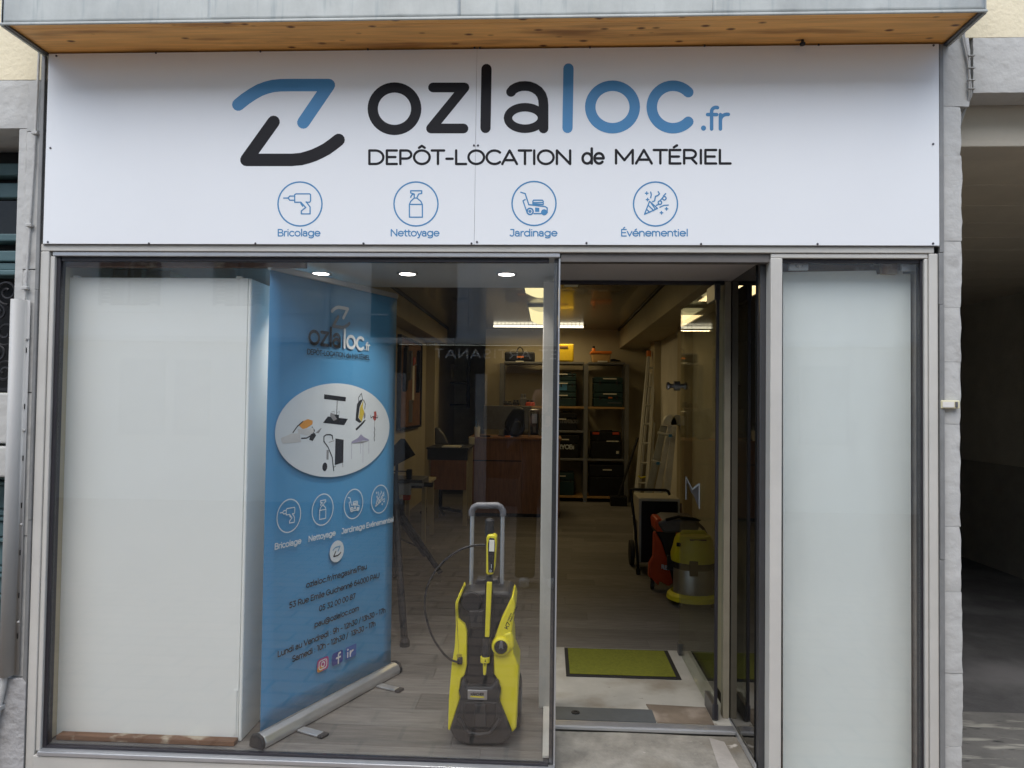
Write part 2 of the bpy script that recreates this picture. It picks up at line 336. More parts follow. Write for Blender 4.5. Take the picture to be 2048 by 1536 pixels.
class Print:
    """flat artwork: strokes and filled shapes laid on a plane; f maps 2-D layout to 3-D, nrm points off the surface"""
    def __init__(s, f, nrm, base=.0004): s.f = f; s.n = Vector(nrm); s.mb = MB(); s.k = 0; s.base = base
    def _put(s, vs, fs):
        h = s.base + .00002*(s.k % 16); s.k += 1
        P = [Vector(s.f(*v))+s.n*h for v in vs]
        # faces wound so the print looks outwards
        s.mb.add(P, fs)
    def fill(s, pts, m=0):
        s.mb.cur = m; s._put(pts, [list(range(len(pts)))])
    def stroke(s, pts, w, m=0):
        s.mb.cur = m
        runs = [[pts[0]]]
        for i in range(1, len(pts)):
            runs[-1].append(pts[i])
            if i < len(pts)-1:
                a = Vector(pts[i])-Vector(pts[i-1]); b = Vector(pts[i+1])-Vector(pts[i])
                if a.length > 1e-6 and b.length > 1e-6 and abs(a.angle_signed(b)) > R_(30): runs.append([pts[i]])
        for r in runs:
            r = [Vector(p) for p in r]; q = [r[0]]
            for p in r[1:]:
                if (p-q[-1]).length > w*.02: q.append(p)
            if len(q) < 2: q = [q[0], q[0]+Vector((w*.03, 0))]
            closed = (q[0]-q[-1]).length < w*.2 and len(q) > 6
            n = len(q); Lf = []; Rt = []
            for i in range(n):
                if closed: a, b = q[(i-1) % (n-1)], q[(i+1) % (n-1)]
                else: a, b = q[max(i-1, 0)], q[min(i+1, n-1)]
                t = (b-a).normalized(); nn = Vector((-t.y, t.x))
                Lf.append(q[i]+nn*w/2); Rt.append(q[i]-nn*w/2)
            vs = Lf+Rt; fs = [(i, i+1, n+i+1, n+i) for i in range(n-1)]
            if not closed:
                for e, sgn in ((0, -1), (n-1, 1)):
                    t = (q[1]-q[0]).normalized() if e == 0 else (q[-1]-q[-2]).normalized()
                    nn = Vector((-t.y, t.x)); b0 = len(vs); c = 7
                    arc = [q[e]+nn*math.cos(math.pi*i/c)*w/2+t*sgn*math.sin(math.pi*i/c)*w/2 for i in range(1, c)]
                    vs += arc; fs.append([e]+list(range(b0, b0+len(arc)))+[n+e])
            s._put([tuple(v) for v in vs], fs)
    def strokes(s, lst, m=0):
        for p, w in lst: s.stroke(p, w, m)
    def obj(s, name, mats, parent):
        return obj(name, s.mb, mats, parent)

def zmark(cx, cy, k):      # the arrow-like Z emblem; returns (upper, lower) strokes
    up = [(-1.18, .42), (-1.02, .55), (-.84, .67), (-.68, .76), (-.52, .82), (-.36, .86), (-.19, .876), (.05, .88), (.95, .88)]
    lo = [(-.99, -.88), (.08, -.88), (.30, -.86), (.45, -.82), (.6, -.77), (.75, -.70), (.9, -.62), (1.04, -.52), (1.18, -.41)]
    m = lambda q: [(cx+x*k, cy+y*k) for x, y in q]
    return [m(up), m([(.95, .88), (.35, 0)])], [m([(-.35, .015), (-.99, -.88)]), m(lo)]
def icon(kind, cx, cy, r, wl):
    """(strokes, filled polygons) of one of the four service icons inside a ring of radius r"""
    S = [(A(cx, cy, r, r, 0, 360, 40), wl*1.15)]; F = []
    def P(*pts): return [(cx+x*r, cy-y*r) for x, y in pts]
    def ad(*pts, k=1.0): S.append((P(*pts), wl*k))
    if kind == 'drill':
        ad((-.24, -.42), (-.18, -.46), (.44, -.46), (.48, -.42), (.48, -.14), (.44, -.08), (.28, -.08)); ad((.04, -.08), (-.24, -.08), (-.24, -.42))
        ad((-.24, -.36), (-.46, -.36), (-.54, -.27), (-.46, -.17), (-.24, -.17)); ad((-.54, -.27), (-.74, -.27))
        ad((.04, -.08), (.26, .16), (.06, .32), (.06, .45), (.46, .45), (.46, .14), (.28, -.1)); ad((.04, -.02), (.12, .1))
    elif kind == 'spray':
        ad((-.30, .60), (-.30, .02), (-.24, -.12), (-.08, -.27), (.04, -.27), (.22, -.12), (.29, .02), (.29, .60), (-.30, .60)); ad((-.30, .02), (.29, .02))
        ad((-.08, -.27), (-.08, -.45), (-.24, -.50), (-.24, -.60), (.26, -.60), (.26, -.48), (.12, -.45), (.04, -.27)); ad((-.24, -.30), (-.2, -.40), (-.12, -.45))
    elif kind == 'mower':
        ad((-.60, -.51), (-.40, -.45), (-.24, .05)); ad((-.40, -.18), (-.50, -.12), (-.34, .34), (-.28, .34)); ad((-.24, .05), (.50, .14), (.6, .2), (.6, .42), (.5, .46)); ad((.0, .46), (.36, .46))
        ad((-.05, -.10), (-.02, -.15), (.38, -.15), (.42, -.10), (.42, .05), (-.05, .02), (-.05, -.1)); ad((-.05, -.04), (.42, -.04))
        S.append((A(cx-.18*r, cy-.36*r, .14*r, .14*r, 0, 360), wl*1.2)); S.append((A(cx-.18*r, cy-.36*r, .04*r, .04*r, 0, 360), wl))
        F.append(A(cx+.46*r, cy-.40*r, .14*r, .14*r, 0, 345)); F.append(P((.05, .18), (.24, .2), (.24, .38), (.05, .38)))
    else:
        ad((-.50, .47), (-.27, -.12), (.09, .2), (-.50, .47)); ad((-.34, .05), (-.08, .3)); ad((-.41, .24), (-.26, .38)); ad((-.2, -.03), (-.02, .22), k=.8)
        ad((-.22, -.54), (-.19, -.42), (-.22, -.28)); ad((.12, -.56), (.18, -.46), (.10, -.38), (.0, -.35), (-.02, -.26), (-.04, -.14), (-.14, -.10))
        ad((.46, -.47), (.36, -.36)); S.append((A(cx+.4*r, cy+.26*r, .08*r, .08*r, 0, 360), wl)); ad((.32, -.28), (.2, -.14)); S.append((A(cx+.2*r, cy+.06*r, .08*r, .08*r, 0, 360), wl)); ad((.14, .02), (.04, .06))
        ad((.58, .05), (.40, .06), (.3, .1)); ad((.26, .12), (.2, .15))
        for x, y in ((-.40, -.49), (-.36, -.2), (.5, .22), (.27, .40)): ad((x-.06, y), (x+.06, y), k=.9); ad((x, y-.06), (x, y+.06), k=.9)
    return S, F

# ------------------------------------------------------------------ ground and street
def flat(name, x0, y0, x1, y1, z, m, t=.05):
    o = obj(name, MB().box((x0, y0, z-t), (x1, y1, z)), m); return struct(o)
o = flat('ground', -60, -60, 60, 60, -.30, M['asphalt'])
pav = mat('street_pavers', (.32, .28, .24), .8, 0, .12, 4, .002, 40)
t = pav.node_tree; bk = N(t, 'ShaderNodeTexBrick'); bk.inputs['Scale'].default_value = 1; bk.inputs['Brick Width'].default_value = .34; bk.inputs['Row Height'].default_value = .17
bk.inputs['Mortar Size'].default_value = .011; bk.inputs['Color1'].default_value = (.27, .21, .165, 1); bk.inputs['Color2'].default_value = (.21, .17, .14, 1); bk.inputs['Mortar'].default_value = (.07, .06, .05, 1)
tc = N(t, 'ShaderNodeTexCoord'); t.links.new(tc.outputs['Object'], bk.inputs['Vector']); t.links.new(bk.outputs['Color'], t.nodes['Principled BSDF'].inputs['Base Color'])
flat('street', -14, -8.2, 14, -.02, -.12, pav, .15)
flat('passage_floor', 1.6, .0, 4.6, 12, -.118, M['asphalt'], .12)
flat('threshold_slab', 1.67, -.02, 4.5, .95, -.110, lift(lift(mat('passage_step_stone', (.15, .145, .13), .85, 0, .2, 5, .004, 40), (.34, .33, .28), 3, .56, .66, stretch=(1, 5, 1)), (.03, .03, .028), 7, .62, .70, stretch=(1, 3, 1)), .03)

# ------------------------------------------------------------------ the painted stone pier and walls left of the shop
def stone(x0, x1, z0, z1, y0, y1, amp=.004, seed=0, rough_r=False, rough_l=False):
    """dressed block with an uneven face and worn arris"""
    rnd = random.Random(seed); mb = MB(); nx, nz = max(2, int((x1-x0)/.03)), max(3, int((z1-z0)/.025))
    ro = [rnd.uniform(-1, 1) for _ in range(nz+1)]; rr = [0.5*ro[j]+.5*ro[max(0, j-1)] for j in range(nz+1)]
    vs = []; cols = []
    for j in range(nz+1):
        z = z0+(z1-z0)*j/nz
        row = [(x0, y1, z)]
        for i in range(nx+1):
            x = x0+(x1-x0)*i/nx; e = min(j, nz-j) == 0
            y = y0 + rnd.uniform(-amp, amp)*.35 + (.0018 if e else 0)
            if i == nx: y += .003; x += (rr[j]*.004 if rough_r else 0)
            if i == 0: y += .002; x += (rr[j]*.006 if rough_l else 0)
            row.append((x, y, z))
        row.append((x1+(rr[j]*.004 if rough_r else 0), y1, z)); cols.append(row)
    n = nx+3
    for r in cols: vs += r
    fs = [(j*n+i, j*n+i+1, (j+1)*n+i+1, (j+1)*n+i) for j in range(nz) for i in range(n-1)]
    fs += [list(range(n-1, -1, -1)), list(range(nz*n, nz*n+n))]
    fs += [(j*n+n-1, j*n, (j+1)*n, (j+1)*n+n-1) for j in range(nz)]
    return mb.add(vs, fs)
lw = thing('masonry_pier', 'grey painted stone pier left of the shop window beside the ironwork window', 'wall', (-2.24, .1, -.12))
zs = [-.12, .285, .88, 1.49, 2.02, 2.62, 2.845]
for k in range(len(zs)-1):
    obj('stone_block', stone(-2.262 if k else -2.34, -2.181, zs[k]+.002, zs[k+1]-.002, (-.004 if k else -.02)+.0015*(k % 2), .3, seed=k+3, rough_l=True), M['grey_wall'] if k else M['rough_wall'], lw, smooth=True)
lw2 = thing('window_surround', 'grey painted lintel band and reveal above the left neighbouring window', 'wall', (-2.6, .1, 2.62))
obj('lintel', stone(-3.3, -2.264, 2.635, 2.845, 0, .35, seed=31), M['grey_wall'], lw2, smooth=True)
obj('jamb', MB().box((-2.302, .004, .30), (-2.264, .35, 2.634)), M['grey_wall'], lw2, bevel=.004)
uw = thing('upper_wall', 'cream rendered wall above the grey band, behind and beside the awning', 'wall', (-2.6, .1, 2.846))
obj('cream_render', MB().box((-6, .003, 2.848), (1.60, .5, 7.5)), M['cream'], uw)
obj('cream_render', MB().box((1.60, .003, 2.985), (8, .5, 7.5)), M['cream'], uw)
fw = struct(obj('neighbour_wall', MB().box((-9, .02, -.12), (-3.3, .5, 2.846)), M['grey_wall']))

# left neighbouring window: teal frame, iron scrolls, stone sill blocks
nw = thing('neighbour_window', 'tall teal framed window with black iron scroll grille at the left edge', 'window', (-2.6, .2, 1.5))
xa, xb = -3.2, -2.303
obj('reveal_back', MB().box((xa, .30, 1.49), (xb, .34, 2.634)), M['black'], nw)
for z0, z1, y0 in ((2.50, 2.556, .22), (2.40, 2.47, .24), (2.19, 2.225, .21), (2.10, 2.15, .23), (2.03, 2.055, .20), (2.06, 2.095, .24)):
    obj('moulding', MB().box((xa, y0, z0), (xb, .30, z1)), M['teal_wood'], nw, bevel=.006)
obj('pane', MB().box((xa, .27, 2.226), (xb, .285, 2.40)), M['film'], nw)
gr = obj('iron_grille', MB().box((xa, .225, 1.50), (xb, .235, 1.512)), M['iron'], nw)
def spiral(cx, cz, r, t0, turns, sgn=1, y=.22):
    n = 34; return [(cx+r*(1-.82*i/n)*math.cos(t0+sgn*turns*2*math.pi*i/n), y, cz+r*(1-.82*i/n)*math.sin(t0+sgn*turns*2*math.pi*i/n)) for i in range(n+1)]
for cx in (-2.36, -2.52, -2.70, -2.88, -3.06):
    for k, (cz, r, sg) in enumerate(((1.585, .055, 1), (1.67, .04, -1), (1.765, .07, 1), (1.86, .045, -1), (1.955, .06, -1))):
        obj('scroll', MB().tube(spiral(cx+.02*(-1)**k, cz, r, 1.2*k, 1.6, sg), .006, 6), M['iron'], nw, smooth=True)
for x in (-2.44, -2.61, -2.79, -2.97): obj('grille_bar', MB().cyl((x, .235, 1.5), (x, .235, 2.02), .008, n=8), M['iron'], nw)
obj('sill', MB().box((xa, .10, 1.265), (xb, .34, 1.487)), M['grey_wall'], nw, bevel=.008)
obj('sill', MB().box((xa, .075, 1.118), (xb, .34, 1.252)), M['grey_wall'], nw, bevel=.008)
ts = thing('teal_shutter', 'teal painted wooden panel shutter under the left window sill', 'shutter', (-2.6, .25, .2))
obj('panel_back', MB().box((xa, .26, .29), (xb, .30, 1.117)), M['teal_wood'], ts)
z = .31
k = 0
while z < 1.09:
    h = (.075, .022, .03, .11, .022)[k % 5]
    obj('moulding', MB().box((xa, (.235, .215, .228, .245, .215)[k % 5], z), (xb, .259, z+h-.006)), M['teal_wood'], ts, bevel=.004); z += h; k += 1

# cables and cover left
cc = thing('cable_cover', 'long grey half round plastic cable cover fixed on the left pier', 'cable cover', (-2.235, -.02, .29))
n = 12; prof = [(-2.288+.028*(1-math.cos(math.pi*i/n)), -.012-.045*math.sin(math.pi*i/n)) for i in range(n+1)]
mb = MB(); vs = [(x, y, z) for z in (.30, 1.885) for x, y in prof]+[(-2.215, -.014, .30), (-2.215, -.014, 1.885)]
fs = [(i, i+1, n+2+i, n+1+i) for i in range(n)]+[(n, 2*n+2, 2*n+3, 2*n+1)]
mb.add(vs, fs); cv = obj('cover', mb, M['pvc'], cc, smooth=True); sm = cv.modifiers.new('thick', 'SOLIDIFY'); sm.thickness = .003
for z in (.45, .62, .80, 1.0, 1.2, 1.42, 1.66): obj('slot', MB().box((-2.226, -.0165, z), (-2.223, -.0135, z+.022)), M['black'], cc)
for z in (.52, .93, 1.33, 1.72): obj('fixing', MB().lathe((-2.222, -.014, z), [(.006, 0), (.006, .004), (.002, .007)], (0, -1, 0), 10), M['pvc'], cc)
cb = thing('wall_cable', 'thin grey painted cable running down the left pier from the cream wall', 'cable', (-2.22, -.01, 1.9))
obj('cable', MB().tube([(-2.205, -.012, 3.3), (-2.212, -.012, 2.85), (-2.218, -.012, 2.5), (-2.228, -.012, 2.2), (-2.238, -.012, 1.93), (-2.240, -.016, 1.88)], .005, 8), M['grey_wall'], cb, smooth=True)
for z, x in ((2.6, -2.216), (2.2, -2.228), (1.93, -2.238)): obj('clip', MB().box((x-.012, -.024, z), (x+.014, -.006, z+.014)), M['grey_wall'], cb, bevel=.003)
cb = thing('lower_cable', 'thick grey cable leaving the cover and running down the rough plinth', 'cable', (-2.30, -.03, .0))
obj('cable', MB().tube([(-2.262, -.03, .31), (-2.268, -.032, .25), (-2.29, -.036, .12), (-2.305, -.036, .0), (-2.315, -.036, -.10)], .012, 10), M['grey_wall'], cb, smooth=True)
obj('clip', MB().box((-2.30, -.052, .16), (-2.265, -.01, .178)), M['pvc'], cb, bevel=.003)

# ------------------------------------------------------------------ right pier, lintel and passage
rp = thing('masonry_pier', 'grey painted stone pier with worn edge between the shopfront and the passage', 'wall', (1.62, .1, -.12))
zs = [-.12, .13, .42, .74, 1.0, 1.41, 1.66, 1.88, 2.15, 2.50, 2.70, 2.985]
for k in range(len(zs)-1):
    wd = (1.659, 1.662, 1.660, 1.656, 1.655, 1.657, 1.659, 1.664, 1.665, 1.663, 1.70)[k]
    obj('stone_block', stone(1.588, wd, zs[k]+.0006, zs[k+1]-.0006, -.003+.001*math.sin(k*2.1), .32, seed=k+50, rough_r=True), M['grey_wall'], rp, smooth=True)
lt = thing('passage_lintel', 'pale grey painted lintel over the covered passage at the right edge', 'wall', (2.8, .1, 2.755))
obj('lintel', stone(1.715, 4.6, 2.757, 2.983, 0, .13, seed=77), M['grey_wall'], lt, smooth=True)
ps = thing('passage_vault', 'dark covered passage with boarded ceiling right of the shop', 'passage', (3, 4, -.1))
obj('beam', MB().box((1.60, .14, 2.585), (4.6, .32, 2.98)), M['passbeam'], ps, bevel=.004)
y = .33
while y < 11.8:
    obj('ceiling_board', MB().box((1.66, y, 2.592), (4.52, y+.372, 2.62)), M['passceil'], ps, bevel=.004); y += .38
obj('wall', MB().box((4.5, .32, -.12), (4.8, 12, 2.7)), M['passwall'], ps)
obj('wall', MB().box((1.56, .33, -.12), (1.655, 12, 2.7)), M['passwall'], ps)
obj('wall', MB().box((1.5, 11.9, -.12), (4.8, 12.1, 2.7)), M['passwall'], ps)
obj('cover_slab', MB().box((1.5, .33, 2.63), (4.8, 12.2, 2.8)), M['void'], ps)
obj('dado', MB().box((4.485, .4, -.12), (4.498, 12, .93)), mat('dado_paint', (.36, .34, .30), .7), ps)
obj('conduit', MB().cyl((4.47, 4.0, .9), (4.47, 4.0, 2.58), .012), M['passbeam'], ps)
pr = struct(obj('facade_beyond', MB().box((4.6, 0, -.12), (9, .5, 2.984)), M['grey_wall']))
wc = thing('wall_cable', 'bundle of thin pale cables hanging down over the lintel corner right of the sign', 'cable', (1.70, -.01, 2.6))
for k, dx in enumerate((0, .007)):
    obj('cable', MB().tube([(1.655+dx, -.01, 3.2), (1.665+dx, -.012, 2.98), (1.685+dx, -.012, 2.88), (1.696-dx, -.014, 2.78), (1.700-dx, -.010, 2.74), (1.684+dx*1.5, .06, 2.65), (1.670+dx, .10, 2.57)], .0038, 6), M['pvc'], wc, smooth=True)
for z in (2.90, 2.85, 2.80, 2.765): obj('tie', MB().box((1.684, -.02, z), (1.712, -.006, z+.003)), M['pvc'], wc)
bb = thing('bell_box', 'small ivory bell push box with name plate on the right pier', 'bell', (1.62, -.02, 1.45))
p0 = at(1882, 817, -.02); p1 = at(1919, 801, -.02)
obj('housing', MB().box((p0.x, -.024, p0.z), (p1.x, -.006, p1.z)), M['ivory'], bb, bevel=.003)
obj('name_plate', MB().box((p0.x+.004, -.027, p0.z+.005), (p0.x+.048, -.023, p1.z-.005)), M['paper'], bb)
obj('button', MB().box((p0.x+.053, -.029, p0.z+.005), (p1.x-.01, -.023, p1.z-.005)), M['mgrey'], bb, bevel=.002)

# ------------------------------------------------------------------ awning
aw = thing('awning', 'boxed awning with dented galvanised fascia and varnished pine soffit over the sign', 'awning', (-.29, -.1, 2.95))
ax0, ax1, ay, az = -2.187, 1.610, -.258, 2.955
xs = [at(px, 45, ay).x for px in (20, 415, 910, 1425)]+[ax1]; xs[0] = ax0
for k in range(4):
    rr = random.Random(k); dents = [(rr.random(), rr.random(), rr.uniform(.02, .08), rr.uniform(-.004, .005)) for _ in range(9)]
    def dn(u, v, d=dents): return (0, -sum(h*math.exp(-((u-a)/s)**2*2-((v-b)/(s*3))**2) for a, b, s, h in d), 0)
    o = obj('fascia_sheet', MB().grid((xs[k], ay-.002*(k % 2), az-.006), (xs[k+1]-xs[k]+.02*(k < 3), 0, 0), (0, 0, .31), 60, 14, dn), M['galv'], aw, smooth=True)
    so = o.modifiers.new('thick', 'SOLIDIFY'); so.thickness = .0015
obj('drip_lip', MB().box((ax0-.004, ay-.012, az-.012), (ax1+.004, ay-.0045, az-.001)), M['galv'], aw, bevel=.003)
obj('soffit_board', MB().box((ax0+.008, ay+.004, az+.001), (ax1-.008, ay+.045, az+.02)), M['pine'], aw, bevel=.002)
obj('soffit_board', MB().box((ax0+.008, ay+.048, az+.002), (ax1-.008, -.001, az+.022)), M['pine'], aw, bevel=.002)
for x in (ax0-.004, ax1-.006): obj('side_trim', MB().box((x, ay, az-.012), (x+.012, -.004, az+.30)), M['galv'], aw, bevel=.002)
for x in (ax0+.009, ax1-.021): obj('corner_trim', MB().box((x, ay+.002, az-.008), (x+.012, -.004, az+.0)), M['dark_alu'], aw, bevel=.002)
obj('roof_panel', MB().box((ax0, ay+.003, az+.28), (ax1, .0, az+.302)), M['galv'], aw)
q = at(1605, 78, -.05); obj('bolt', MB().lathe((q.x, -.05, az-.02), [(.010, 0), (.012, .008), (.006, .012), (.006, .024)], n=10), M['dgrey'], aw, smooth=True)

# ------------------------------------------------------------------ shop sign
YS = -.022
sg = thing('shop_sign', 'wide white sign board with blue and black lettering under the wooden awning', 'sign', (-.29, 0, 2.12))
SL, SR, SM = -2.160, 1.566, at(951, 300, YS).x
sb, st = at(951, 489, YS).z, 2.948
for x0, x1, dy in ((SL, SM-.0006, 0), (SM+.0006, SR, .0002)):
    obj('sign_panel', MB().box((x0, YS+dy, sb), (x1, YS+.006+dy, st)), M['white_sign'], sg)
obj('backing', MB().box((SL-.006, YS+.0065, sb-.004), (SR+.006, -.0085, st+.002)), M['lead'], sg)
sf = lambda x, y: at(x, -y, YS)
def sp(): return Print(sf, (0, -1, 0), .0004)
W_ = 20.5
u_, l_ = zmark(577, -245, 85)
p_ = sp(); [p_.stroke(q, 25) for q in u_]; p_.obj('emblem_upper_arm', M['blue'], sg)
p_ = sp(); [p_.stroke(q, 25) for q in l_]; p_.obj('emblem_lower_arm', M['blk'], sg)
def letter(name, lst, m, label=None):
    p = sp(); [p.stroke(q, w_) for q, w_ in lst]; o = p.obj(name, m, sg)
    if label: o['label'] = label
letter('letter', [(A(789, -217.5, 43.5, 42.5, 0, 360, 44), W_)], M['blk'], 'black letter o')
letter('letter', [([(866, -175), (929, -175), (862, -257), (927, -257)], W_-1)], M['blk'], 'black letter z')
letter('letter', [([(973, -138), (971, -256)], W_)], M['blk'], 'black letter l')
letter('letter', [([(1022, -184), (1026, -179), (1033, -175), (1041, -172.5), (1050, -172), (1059, -172.8), (1068, -176), (1077, -182), (1083, -190), (1086, -199), (1087, -210), (1087, -257)], W_-1), (A(1050, -236, 34, 21.5, 0, 360, 36), W_-3.5)], M['blk'], 'black letter a')
letter('letter', [([(1137, -137), (1135, -256)], W_)], M['blue'], 'blue letter l')
letter('letter', [(A(1225, -214, 44.5, 42.5, 0, 360, 44), W_+.5)], M['blue'], 'blue letter o')
letter('letter', [(A(1346, -214, 42.5, 42.5, 44, 316, 34), W_+.5)], M['blue'], 'blue letter c')
letter('domain_ending', text('.', 1401, -257, 60, .17)+text('fr', 1413, -258, 60, .118, width=46), M['blue'])
for w_s in (('DEPÔT-LOCATION', 735, -328, 38.5, 410), ('de', 1163, -327, 41, 46), ('MATÉRIEL', 1228, -327, 38.5, 235)): letter('tagline_word', text(w_s[0], w_s[1], w_s[2], w_s[3], .128, width=w_s[4]), M['blk'], 'word '+w_s[0])
for kind, cx, cy, lab, lx, wd in (('drill', 600, 408, 'Bricolage', 598, 86), ('spray', 832, 408, 'Nettoyage', 830, 98), ('mower', 1068, 407, 'Jardinage', 1067, 96), ('party', 1311, 408, 'Événementiel', 1309, 135)):
    S, F = icon(kind, cx, -cy, 44, 2.5)
    p_ = sp(); p_.strokes(S)
    for f in F: p_.fill(f)
    o = p_.obj('service_icon', M['blue'], sg); o['label'] = {'drill': 'blue ring with a power drill', 'spray': 'blue ring with a spray bottle', 'mower': 'blue ring with a lawn mower', 'party': 'blue ring with a party popper'}[kind]
    letter('caption', text(lab, lx, -472, 18.5, .125, 'c', width=wd), M['blue'], 'caption '+lab)
for px, py in [(113, 112), (312, 106), (521, 103), (736, 99), (949, 96), (960, 96), (1180, 95), (1409, 92), (1637, 90), (1867, 91), (101, 296), (948, 291), (956, 291), (1866, 288),
               (96, 484), (298, 487), (511, 487), (727, 487), (943, 487), (954, 484), (1173, 486), (1402, 488), (1635, 488), (1866, 487)]:
    q = at(px, py, YS)
    obj('screw', MB().lathe((q.x, YS, q.z), [(.0045, .0002), (.0045, .002), (.0025, .0032)], (0, -1, 0), 10), M['screw'], sg)

# side trims beside sign and frame
for nm, x0, x1, segs, lab in (('lead_flashing', -2.196, -2.180, ((-.12, .95), (.95, 1.93), (1.93, 2.95)), 'narrow dull grey metal flashing along the left edge of the shopfront'),
                         ('lead_flashing', 1.568, 1.587, ((-.12, .87), (.87, 1.89), (1.89, 2.10), (2.10, 2.95)), 'narrow dull grey metal flashing along the right edge of the shopfront')):
    fl = thing(nm, lab, 'flashing', (x0, 0, -.12))
    for k, (z0, z1) in enumerate(segs):
        obj('flashing_strip', MB().box((x0+.002*(k % 2), -.016-.002*(k % 2), z0), (x1, -.002, z1-.001)), M['lead'], fl, bevel=.002)

# ------------------------------------------------------------------ shopfront frame and glazing
fr = thing('shopfront', 'champagne aluminium shopfront frame with large left window and narrow right window', 'shopfront', (-.3, 0, -.1))
def bar(name, a, b, m=M['alu'], bev=.003, p=fr): return obj(name, MB().box(a, b), m, p, bevel=bev)
zt, zg = 2.128, 2.078
bar('top_rail', (-2.178, -.010, 2.098), (1.552, .06, zt))
bar('top_bead', (-2.13, -.004, zg), (.045, .05, 2.0965), M['alu2']); bar('top_bead', (.905, -.004, zg), (1.53, .05, 2.0965))
bar('left_post', (-2.178, -.010, -.12), (-2.140, .06, 2.0965)); bar('left_bead', (-2.1385, -.004, -.02), (-2.119, .05, 2.0765))
bar('mullion', (.903, -.010, -.12), (.950, .055, 2.0765)); bar('mullion_back', (.880, .057, -.12), (.94, .10, 2.0765), M['dark_alu'])
bar('right_bead', (1.516, -.004, -.10), (1.530, .05, 2.0765)); bar('right_post', (1.5315, -.010, -.12), (1.5665, .06, 2.0965))
bar('bottom_rail', (-2.139, -.020, -.12), (.048, .055, -.032)); bar('glazing_sill', (-2.118, -.026, -.030), (.046, .03, -.012), M['alu2'])
bar('bottom_rail', (.9515, -.015, -.12), (1.515, .055, -.062))
for a, b in (((-2.1175, .008, -.011), (-2.102, .045, 2.076)), ((-2.1015, .012, 2.060), (.0, .04, 2.0765)), ((1.507, .008, -.06), (1.515, .045, 2.076)), ((.951, .012, 2.062), (1.5065, .04, 2.0765)), ((-2.1015, .008, -.011), (.02, .045, -.002))):
    bar('black_gasket', a, b, M['seal'], .001)
obj('window_pane', MB().box((-2.1012, .018, -.001), (.034, .026, 2.0595)), M['glass'], fr)
obj('window_pane', MB().box((.9512, .018, -.061), (1.5065, .026, 2.0615)), M['glass'], fr)
# glazed corner by the door and the return pane
bar('corner_seal', (.022, .0265, -.010), (.040, .055, 2.076), M['dark_alu'], .002); bar('corner_strip', (.0405, .004, -.010), (.047, .055, 2.076), M['alu2'], .001)
obj('return_pane', MB().box((.034, .056, .012), (.042, .545, 2.07)), M['glass'], fr)
bar('return_sill', (-.004, .056, -.001), (.048, .545, .011), M['alu'], .002)
bar('door_jamb', (-.026, .546, .0), (.034, .60, 2.07))
bar('door_jamb', (.842, .50, .0), (.872, .545, 2.068), mat('jamb_paint', (.30, .27, .20), .6))
obj('dark_return_pane', MB().box((.874, .102, -.02), (.882, .545, 2.07)), M['film'], fr)
bar('door_head', (.05, .50, 2.052), (.84, .53, 2.068), M['seal'], .001)
bar('return_bottom_trim', (.866, .06, -.02), (.873, .50, .005), M['alu2'], .001)
# top plate clamps and blind parts in the right window
bw = thing('window_fittings', 'steel clamp plates on a weathered wooden batten above the right white panel', 'fitting', (1.2, .08, 2.0))
obj('batten', MB().box((.97, .135, 2.035), (1.49, .16, 2.077)), M['brwood'], bw)
for px0, px1, py0, py1 in ((1578, 1617, 519, 540), (1803, 1844, 520, 542)):
    a = at(px0, py1, .06); b = at(px1, py0, .06); obj('clamp_plate', MB().box((a.x, .06, a.z), (b.x, .075, b.z)), M['alu2'], bw, bevel=.002)
q = at(1600, 529, .05); obj('clamp_bolt', MB().lathe((q.x, .06, q.z), [(.014, 0), (.014, .008), (.008, .014), (.008, .02)], (0, -1, 0), 16), M['steel'], bw, smooth=True)
q = at(1770, 535, .12); obj('bracket', MB().box((q.x-.03, .075, q.z-.035), (q.x+.03, .10, q.z+.02)), M['brwood'], bw)

# white panels behind the glass
wp = thing('display_partition', 'white display partition board standing behind the left window glass', 'partition', (-1.7, .2, 0))
obj('front_board', MB().box((-2.163+.04, .10, .0), (-1.315, .118, 2.004)), M['white_panel'], wp, bevel=.003)
obj('side_board', MB().box((-1.3145, .101, .0), (-1.300, .42, 2.003)), M['white_panel'], wp, bevel=.006, seg=3)
for px in (152, 478): q = at(px, 556, .1); obj('top_clip', MB().box((q.x-.012, .095, 2.0), (q.x+.012, .122, 2.012)), M['white_panel'], wp, bevel=.003)
obj('edge_strip', MB().box((-1.335, .096, .03), (-1.322, .0995, .22)), M['white_panel'], wp, bevel=.001)
sl = thing('wooden_sill', 'worn brown wooden board at the foot of the white partition', 'board', (-1.7, .07, 0))
obj('board', MB().box((-2.09, .052, .001), (-1.31, .095, .022)), M['brwood'], sl, bevel=.003)
vp = thing('frosted_panel', 'tall pale frosted panel filling the narrow right window', 'panel', (1.25, .1, -.06))
pts = [at(x, y, .10) for x, y in ((1566, 1545), (1823, 1545), (1821, 548), (1806, 548), (1806, 541), (1770, 540), (1768, 547), (1754, 549), (1752, 541), (1566, 544))]
obj('panel', MB().prism([(max(p.x, .955), .10, p.z) for p in pts], (0, .012, 0)), M['frost'], vp)
dz = thing('window_reveal', 'dark reveal and blind rail behind the right window edge', 'reveal', (1.51, .1, -.1))  # the reveal at the right window edge, no door closer
obj('reveal', MB().box((1.523, .08, -.10), (1.58, .40, 2.07)), mat('reveal_brown', (.30, .27, .24), .5, 0, .3, 5), dz)
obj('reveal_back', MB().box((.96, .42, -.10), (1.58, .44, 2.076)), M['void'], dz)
obj('reveal_top', MB().box((.96, .17, 2.06), (1.52, .41, 2.076)), M['brwood'], dz)

